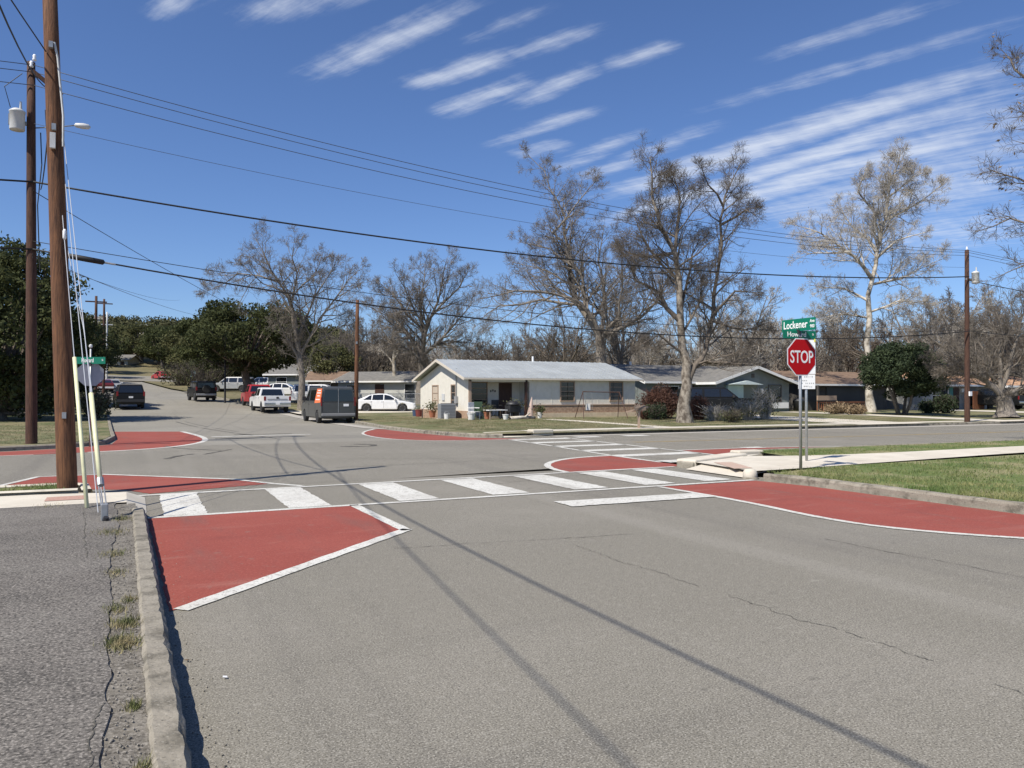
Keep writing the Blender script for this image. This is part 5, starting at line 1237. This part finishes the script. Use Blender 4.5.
# houses to the left of the white house
h2_ = house('house', 'pale grey house with low dark roof behind the white sedan', (*at(338, 395, 80)[:2], .75), math.radians(-42), 10.5, 7, 2.3, 3.3, mat('siding_pale', (.5, .5, .47), .8, (.44, .44, .41), 2), shingle_g, wins=[(1, 1.9, .9, 1.9), (7.5, 8.6, .6, 2.0)], doors=[(4.2, 5.2, 2.0)])
h3_ = house('house', 'low porch building with a tan roof behind the slim leafless tree', (*at(308, 395, 84)[:2], 1.1), math.radians(-24), 3.6, 6, 2.1, 3.1, dark_wall, shingle_b, wins=[(1.2, 2.4, .9, 1.8)])
h4_ = house('house', 'low house with dark roof behind the live oak trunk', (*at(268, 395, 100)[:2], 1.9), math.radians(-38), 9, 8, 2.4, 3.8, grey_green, shingle_g, wins=[(1.2, 2.6, .9, 2.0), (6, 7.5, .9, 2.0)])
h5_ = house('house', 'white house small on the wooded hillside', (*at(137, 322, 330)[:2], at(137, 326, 330).z - 3), math.radians(-26), 5, 6, 2.6, 4.0, siding, metal_roof, wins=[(1, 2.2, .9, 2.0)])
h6_ = house('house', 'pale house at the bend at the top of the far street', (*at(108, 370, 178)[:2], at(108, 370, 178).z), math.radians(-24), 4.5, 6, 2.4, 3.6, siding, shingle_g, wins=[(1, 2, .9, 2)], doors=[(2.8, 3.6, 2.0)])
h7_ = house('house', 'pinkish house in deep shade between the two left poles', (*at(30, 382, 105)[:2], gz(-30, 90) + .3), math.radians(-20), 5, 8, 2.6, 3.9, mat('siding_pink', (.42, .34, .31), .8), shingle_g, wins=[(1, 2.2, .9, 2.2)])
h8_ = house('house', 'pale roofed building far up the wooded hill', (*at(90, 318, 360)[:2], at(90, 318, 360).z - 3), math.radians(-26), 8, 7, 2.6, 4.0, grey_wall, shingle_g, wins=[(2, 3.5, .9, 2.2)])

# ------------------------------------------------------------------ yard things
def wp_(px, py, z):  # a spot on level ground of height z
    v = ray(px, py); t = (z - EYE) / v.z; return (v.x * t, v.y * t, z)
o = thing('air_conditioner', 'square grey air conditioner unit on a slab beside the gable wall', 'air conditioner', (16.6, 41.2, .3), -.2)
MB().box(-.45, .45, -.45, .45, 0, .85).build('casing', mat('ac_grey', (.22, .23, .24), .6), o, bevel=.02)
b = MB()
for k in range(9): b.box(-.4, .4, -.462, -.451, .08 + k * .085, .11 + k * .085)
b.build('grille', mat('ac_fin', (.12, .125, .13), .6), o); MB().box(-.55, .55, -.55, .55, -.1, -.001).build('base_slab', concrete, o); MB().lathe([(.36, .851), (.36, .875), (.1, .88)], 16).build('fan_guard', trim_black, o)
def chair(label, loc, rz, m, sc=1.):
    o = thing('garden_chair', label, 'chair', loc, rz); o.scale = (sc, sc, sc)
    MB().box(-.24, .24, -.24, .24, .4, .44).build('seat', m, o, bevel=.01); MB().box(-.24, .24, .22, .26, .44, .95).build('backrest', m, o, bevel=.01)
    for x in (-.22, .22):
        for y in (-.22, .22): MB().tube([(x, y, 0), (x, y, .4)], .02, 6).build('leg', m, o)
        MB().box(x - .025, x + .025, -.22, .24, .62, .66).build('armrest', m, o)
    return o
plastic = mat('plastic_white', (.7, .69, .66), .5); greenp = mat('plastic_green', (.05, .09, .05), .5)
chair('white plastic chair standing on the grass before the porch', (17.3, 38.9, .3), .4, plastic)
chair('dark green chair by the left porch post', (17.9, 39.6, .32), -.3, greenp)
chair('dark chair under the porch window', (19.2, 39.9, .42), .1, mat('chair_black', (.03, .03, .03), .5))
o = thing('garden_table', 'low weathered table with white top before the porch', 'table', (18.6, 38.9, .3), .1)
MB().box(-.6, .6, -.35, .35, .48, .53).build('tabletop', plastic, o)
for x in (-.5, .5):
    for y in (-.28, .28): MB().box(x - .03, x + .03, y - .03, y + .03, 0, .48).build('leg', frame_tan, o)
def pot(label, loc, r, h, m, plant=None, seed=0):
    o = thing('flower_pot', label, 'flower pot', loc)
    MB().lathe([(r * .7, 0), (r, h * .9), (r * 1.1, h * .9), (r * 1.1, h), (r * .9, h), (r * .85, h * .85)], 14).build('pot', m, o, smooth=False)
    if plant:
        rg = np.random.default_rng(seed); C = rg.normal(0, 1, (260, 3)) * np.array([r, r, r * .8]) + np.array([0, 0, h + r]); V, F = leaf_quads(C, .06, rg); fast('foliage', V, F, plant, o)
    return o
terra = mat('terracotta', (.35, .13, .07), .8)
pot('white round flower pot on the grass near the air conditioner', (17.0, 38.6, .28), .22, .4, plastic)
pot('terracotta pot with a leafy plant beside the porch chairs', (18.2, 39.1, .3), .2, .4, terra, leaf_bush, 1)
pot('large dark pot beside the house door', (20.2, 39.5, .34), .24, .5, mat('pot_dark', (.04, .04, .04), .6), leaf_bush, 2)
pot('white pot at the corner of the porch walk', (18.9, 38.2, .28), .17, .3, plastic)
pot('terracotta pot at the left end of the gable wall', (16.6, 43.5, .3), .22, .4, terra, leaf_bush, 3)
pot('small white pot by the right porch post', (21.6, 39.2, .3), .15, .35, plastic, leaf_bush, 4)
o = thing('barbecue', 'black covered barbecue on the porch in front of the window', 'barbecue', (19.9, 39.3, .3), .2)
MB().box(-.4, .4, -.25, .25, .35, .75).build('firebox', trim_black, o, bevel=.03); MB().lathe([(.42, 0), (.4, .1), (.25, .22), (.02, .26)], 14, Matrix.Translation((0, 0, .76))).build('lid', trim_black, o, smooth=True)
for x in (-.33, .33):
    for y in (-.2, .2): MB().tube([(x, y, 0), (x, y, .36)], .02, 6).build('leg', steel, o)
o = thing('folded_parasol', 'folded pale pink parasol leaning by the right porch post', 'parasol', (21.1, 39.5, .3), .2)
MB().lathe([(.2, .12), (.19, .2), (.13, .6), (.07, 1.0), (.02, 1.25)], 9, Matrix.Rotation(.14, 4, 'Y')).build('canopy', mat('cloth_pink', (.5, .38, .32), .8), o); MB().tube([(0, 0, -.02), (.02, 0, .14)], .02, 6).build('pole', trimw, o)
o = thing('log', 'pale fallen log lying on the grass before the house door', 'log', (20.0, 38.3, .36), .1)
MB().tube([(-.8, 0, 0), (0, .05, .02), (.85, 0, 0)], [.1, .11, .09], 10).build('stem', bark_pale, o, smooth=True); MB().tube([(.2, 0, .05), (.45, -.1, .3)], [.06, .04], 7).build('stub', bark_pale, o)
def bag(label, loc, r, m):
    o = thing('bucket', label, 'bucket', loc); MB().lathe([(r * .8, 0), (r, r * 1.9), (r * 1.06, r * 1.9), (r * 1.06, r * 2), (r * .9, r * 2), (r * .75, r * .3)], 12).build('shell', m, o); MB().tube([(-r, 0, r * 1.9), (-r * .6, 0, r * 2.7), (r * .6, 0, r * 2.7), (r, 0, r * 1.9)], .012, 5).build('handle', steel, o); return o
bag('red bucket by the back corner of the gable wall', (16.5, 45.6, .3), .22, mat('plastic_red', (.2, .045, .04), .5))
bag('white bucket beside the air conditioner', (16.2, 40.2, .28), .16, plastic)
bag('blue bucket among the clutter left of the gable', (16.7, 46.8, .3), .2, mat('plastic_blue', (.05, .08, .15), .5))
# swing set
o = thing('swing_set', 'rusty metal A-frame swing set on the lawn before the house', 'swing set', (25.2, 38.2, .3), -.2)
rust = mat('rust_brown', (.06, .03, .022), .7, (.11, .055, .04), 4)
MB().tube([(-1.15, 0, 1.55), (1.15, 0, 1.5)], .025, 8).build('top_bar', rust, o)
for x in (-1.15, 1.15):
    for y in (-.75, .75): MB().tube([(x * 1.2, y, -.05), (x, 0, 1.55)], .022, 8).build('leg', rust, o)
sw = MB().box(-1.0, -.55, -.15, .15, .42, .46).build('swing_seat', mat('seat_dark', (.04, .03, .03), .7), o)
for x in (-.98, -.57): MB().tube([(x, 0, .45), (x, 0, 1.53)], .012, 5).build('chain', steel, o)
MB().box(-.9, -.65, .08, .15, .46, .85).build('seat_back', plastic, o)
# mailbox
mb = wp_(653.5, 431, .13)
o = thing('mailbox', 'brown mailbox with a leaning board on a wooden post at the kerb', 'mailbox', (20.9, 28.6, .13), math.radians(-20))
MB().box(-.05, .05, -.05, .05, -.1, 1.1).build('post', frame_tan, o)
b = MB(); b.prism([(-.12, 0), (.12, 0), (.12, .12), (.08, .2), (0, .23), (-.08, .2), (-.12, .12)], -.25, .25, Matrix.Translation((.05, 0, .82)) @ Matrix.Rotation(PI / 2, 4, 'Z')); b.build('box', mat('mailbox_brown', (.16, .12, .09), .7), o)
MB().box(-.5, .55, -.03, .03, .0, .07, M=Matrix.Translation((-.1, 0, .82)) @ Matrix.Rotation(-.22, 4, 'Y')).build('board', frame_tan, o)
# bins, sheds, fence
o = thing('trash_can', 'round black bin beside the grey-green house, seen right of the sign posts', 'bin', (48.6, 44.9, .4))
MB().lathe([(.4, 0), (.48, .75), (.5, .78), (.3, .95), (.02, 1.0)], 14).build('drum', trim_black, o, smooth=True); MB().tube([(.5, -.05, .6), (.56, 0, .68), (.5, .05, .6)], .02, 5).build('handle', steel, o)
bush('shrub', 'small dark green shrub in front of the rust-red hedge', g_at(656, 43.6), .75, .55, .95, 1500, .055, leaf_juniper, 40, 31)
bush('shrub', 'low dry brown bush left of the small dark green shrub', g_at(645, 43.8), .5, .4, .6, 500, .05, leaf_red, 50, 32, stem=MATS['stem_red'])
def chainlink():
    a, e = Vector((13.2, 66.5)), Vector((24.5, 61.8)); n = 8; o = thing('chain_link_fence', 'grey chain-link fence behind the dark van and white sedan', 'fence', (a.x, a.y, gz(a.x, a.y)))
    dv = e - a; L = dv.length; o.rotation_euler = (0, 0, math.atan2(dv.y, dv.x))
    for k in range(n + 1): MB().tube([(L * k / n, 0, -.3), (L * k / n, 0, 1.3)], .03, 6).build('post', steel, o)
    MB().tube([(0, 0, 1.25), (L, 0, 1.25)], .025, 6).build('top_rail', steel, o)
    b = MB(); x = -1.2
    while x < L:
        for s in (0, 1):
            p = (max(0, x), 0, .05 + max(0, -x)) if not s else (min(L, x + 1.2), .01, .05); q = (min(L, x + 1.2), 0, 1.25) if not s else (max(0, x), .01, 1.25)
            b.tube([p, q], .006, 3, caps=False)
        x += .11
    b.build('mesh', steel, o)
chainlink()
o = thing('garden_light', 'small pale blue garden ornament on a stake on the shaded left lawn', 'ornament', (*wp_(19, 414, .35)[:2], .4))
MB().tube([(0, 0, 0), (0, 0, 1.1)], .03, 6).build('stake', mat('stake_blue', (.06, .12, .18), .6), o); MB().lathe([(.05, 0), (.12, .1), (.05, .2)], 8, Matrix.Translation((0, 0, 1.1))).build('globe', mat('globe_blue', (.5, .6, .68), .3), o)
o = thing('boulder', 'pale flat boulder on the shaded left lawn', 'rock', (*wp_(22, 415, .35)[:2], .35))
MB().lathe([(.5, 0), (.62, .15), (.45, .38), (.1, .45)], 9).build('stone', stone_tan, o)
# small litter on the road
for k, (px, py) in enumerate([(225, 677), (187, 660)]):
    p = wp_(px, py, .012); o = MB().box(-.012, .012, -.009, .009, 0, .004).build('paper_scrap' if k == 0 else 'dry_leaf', white_sign if k == 0 else leaf_dead); o.location = p; o.rotation_euler = (.1, .2, k)
    tag(o, ['tiny white paper scrap on the asphalt near the kerb', 'brown dry leaf at the foot of the near kerb'][k], 'litter')

# ------------------------------------------------------------------ light, sky, camera
EL = math.radians(52); AZ = math.atan2(-.936, -.353)           # azimuth from +Y towards +X
sv = Vector((math.sin(AZ) * math.cos(EL), math.cos(AZ) * math.cos(EL), math.sin(EL)))
sl = bpy.data.lights.new('sun', 'SUN'); sl.energy = 4.4; sl.angle = math.radians(.5); sl.color = (1, .94, .84)
so = bpy.data.objects.new('sun', sl); COL.objects.link(so); so.rotation_euler = sv.to_track_quat('Z', 'Y').to_euler()

wld = bpy.data.worlds.new('World'); S.world = wld; wld.use_nodes = True
nt = wld.node_tree; N = nt.nodes; L = nt.links; bg = N['Background']
sky = N.new('ShaderNodeTexSky'); sky.sky_type = 'NISHITA'; sky.sun_disc = False; sky.sun_elevation = EL; sky.sun_rotation = AZ % (2 * PI)
sky.air_density = 1.0; sky.dust_density = .3; sky.ozone_density = 3.0; sky.altitude = 250
SKY = .093
bg.inputs['Strength'].default_value = SKY
tc = N.new('ShaderNodeTexCoord'); sep = N.new('ShaderNodeSeparateXYZ'); L.new(tc.outputs['Generated'], sep.inputs[0])
def math_(op, a, b=None, c=None, clamp=False):
    n = N.new('ShaderNodeMath'); n.operation = op; n.use_clamp = clamp
    for i, v in enumerate((a, b, c)):
        if v is None: continue
        if isinstance(v, (int, float)): n.inputs[i].default_value = v
        else: L.new(v, n.inputs[i])
    return n.outputs[0]
zc_ = math_('MAXIMUM', sep.outputs[2], .02)
cx_ = math_('DIVIDE', sep.outputs[0], zc_); cy_ = math_('DIVIDE', sep.outputs[1], zc_)
cmb = N.new('ShaderNodeCombineXYZ'); L.new(cx_, cmb.inputs[0]); L.new(cy_, cmb.inputs[1])
def cp(px, py): v = ray(px, py); return Vector((v.x / v.z, v.y / v.z))
# warp and fibre noises, stretched along the streaks
ax0 = (cp(1000, 95) - cp(720, 155)).normalized(); ang = math.atan2(ax0.y, ax0.x)
mp = N.new('ShaderNodeMapping'); mp.vector_type = 'TEXTURE'; mp.inputs['Rotation'].default_value = (0, 0, ang); L.new(cmb.outputs[0], mp.inputs[0])
mp2 = N.new('ShaderNodeMapping'); mp2.inputs['Scale'].default_value = (.75, 3.4, 1); L.new(mp.outputs[0], mp2.inputs[0])
fib = N.new('ShaderNodeTexNoise'); fib.inputs['Scale'].default_value = 4.6; fib.inputs['Detail'].default_value = 8; fib.inputs['Roughness'].default_value = .68; L.new(mp2.outputs[0], fib.inputs['Vector'])
wn = N.new('ShaderNodeTexNoise'); wn.inputs['Scale'].default_value = 1.3; wn.inputs['Detail'].default_value = 4; L.new(cmb.outputs[0], wn.inputs['Vector'])
wo = math_('SUBTRACT', wn.outputs['Fac'], .5)
ripm = N.new('ShaderNodeMapping'); ripm.inputs['Scale'].default_value = (6, 1.8, 1); L.new(mp.outputs[0], ripm.inputs[0])
rip = N.new('ShaderNodeTexNoise'); rip.inputs['Scale'].default_value = 2.2; rip.inputs['Detail'].default_value = 5; L.new(ripm.outputs[0], rip.inputs['Vector'])
def mrange(v, a, b, c, d):
    n = N.new('ShaderNodeMapRange'); n.interpolation_type = 'SMOOTHSTEP'
    for i, x in enumerate((a, b, c, d)): n.inputs[1 + i].default_value = x
    L.new(v, n.inputs[0]); return n.outputs[0]
total = None
STREAKS = [((590, 200), (1075, 45), 11, 1.0), ((600, 226), (1075, 72), 9, 1.0), ((690, 215), (1075, 100), 10, .95), ((740, 222), (1080, 130), 11, .7), ((770, 226), (1085, 160), 17, .7), ((800, 250), (1085, 205), 20, .55), ((900, 150), (1090, 120), 30, .5),
           ((690, 112), (1060, 8), 6, .5), ((760, 60), (980, -8), 7, .5), ((300, 78), (480, -2), 13, .7), ((405, 88), (520, 52), 9, .85), ((500, 60), (612, 24), 7, .6), ((440, 118), (540, 76), 9, .7), ((515, 110), (600, 62), 9, .75), ((600, 70), (680, 42), 7, .65), ((486, 148), (606, 104), 6, .65),
           ((515, 158), (570, 140), 6, .6), ((545, 172), (640, 128), 7, .6), ((565, 184), (720, 120), 7, .55), ((150, 20), (215, -20), 16, .5), ((235, 22), (400, -30), 14, .6), ((460, 45), (560, 5), 7, .3)]
for A_, B_, hw, op in STREAKS:
    a, b_ = cp(*A_), cp(*B_); ax = (b_ - a); ln = ax.length; ax.normalize(); pr = Vector((-ax.y, ax.x))
    mid = ((A_[0] + B_[0]) / 2, (A_[1] + B_[1]) / 2)
    w = abs((cp(mid[0], mid[1] + hw) - cp(*mid)).dot(pr))
    u = math_('ADD', math_('MULTIPLY', cx_, ax.x), math_('MULTIPLY_ADD', cy_, ax.y, -a.dot(ax)))
    v = math_('ADD', math_('MULTIPLY', cx_, pr.x), math_('MULTIPLY_ADD', cy_, pr.y, -a.dot(pr)))
    v = math_('ABSOLUTE', math_('MULTIPLY_ADD', wo, w * 2.4, v))
    mv = mrange(v, 0, w * 2.0, 1, 0); m0 = mrange(u, -ln * .1, ln * .28, 0, 1); m1 = mrange(u, ln * .65, ln * 1.12, 1, 0)
    s_ = math_('MULTIPLY', math_('MULTIPLY', mv, m0), math_('MULTIPLY', m1, op))
    total = s_ if total is None else math_('MAXIMUM', total, s_)
gate = mrange(total, .0, .2, 0, 1); rag = math_('ADD', math_('MULTIPLY', math_('SUBTRACT', fib.outputs['Fac'], .5), 1.5), math_('MULTIPLY', math_('SUBTRACT', rip.outputs['Fac'], .5), .55))
fm = mrange(math_('ADD', total, rag), .0, 1.45, 0, 1)
cl = math_('MULTIPLY', math_('MULTIPLY', gate, fm), .76, clamp=True)
hsv = N.new('ShaderNodeHueSaturation'); hsv.inputs['Saturation'].default_value = 1.0; hsv.inputs['Value'].default_value = 1.0; L.new(sky.outputs[0], hsv.inputs['Color'])
tint = N.new('ShaderNodeMix'); tint.data_type = 'RGBA'; tint.blend_type = 'MULTIPLY'; tint.inputs[0].default_value = 1; L.new(hsv.outputs[0], tint.inputs[6]); tint.inputs[7].default_value = (.645, .763, 1, 1)
mx = N.new('ShaderNodeMix'); mx.data_type = 'RGBA'; L.new(cl, mx.inputs[0]); L.new(tint.outputs[2], mx.inputs[6]); mx.inputs[7].default_value = (6.6, 7.0, 7.7, 1)
L.new(mx.outputs[2], bg.inputs['Color'])

cam = bpy.data.cameras.new('camera'); co = bpy.data.objects.new('camera', cam); COL.objects.link(co)
cam.sensor_width = 36; cam.lens = FPX / 1024 * 36; cam.clip_start = .05; cam.clip_end = 8000
co.location = (0, 0, EYE); co.rotation_euler = (PI / 2 + PITCH, 0, -YAW)
S.camera = co
S.view_settings.view_transform = 'Standard'; S.view_settings.look = 'None'; S.view_settings.exposure = .45; S.view_settings.gamma = 1
S.cycles.max_bounces = 6; S.cycles.transparent_max_bounces = 8
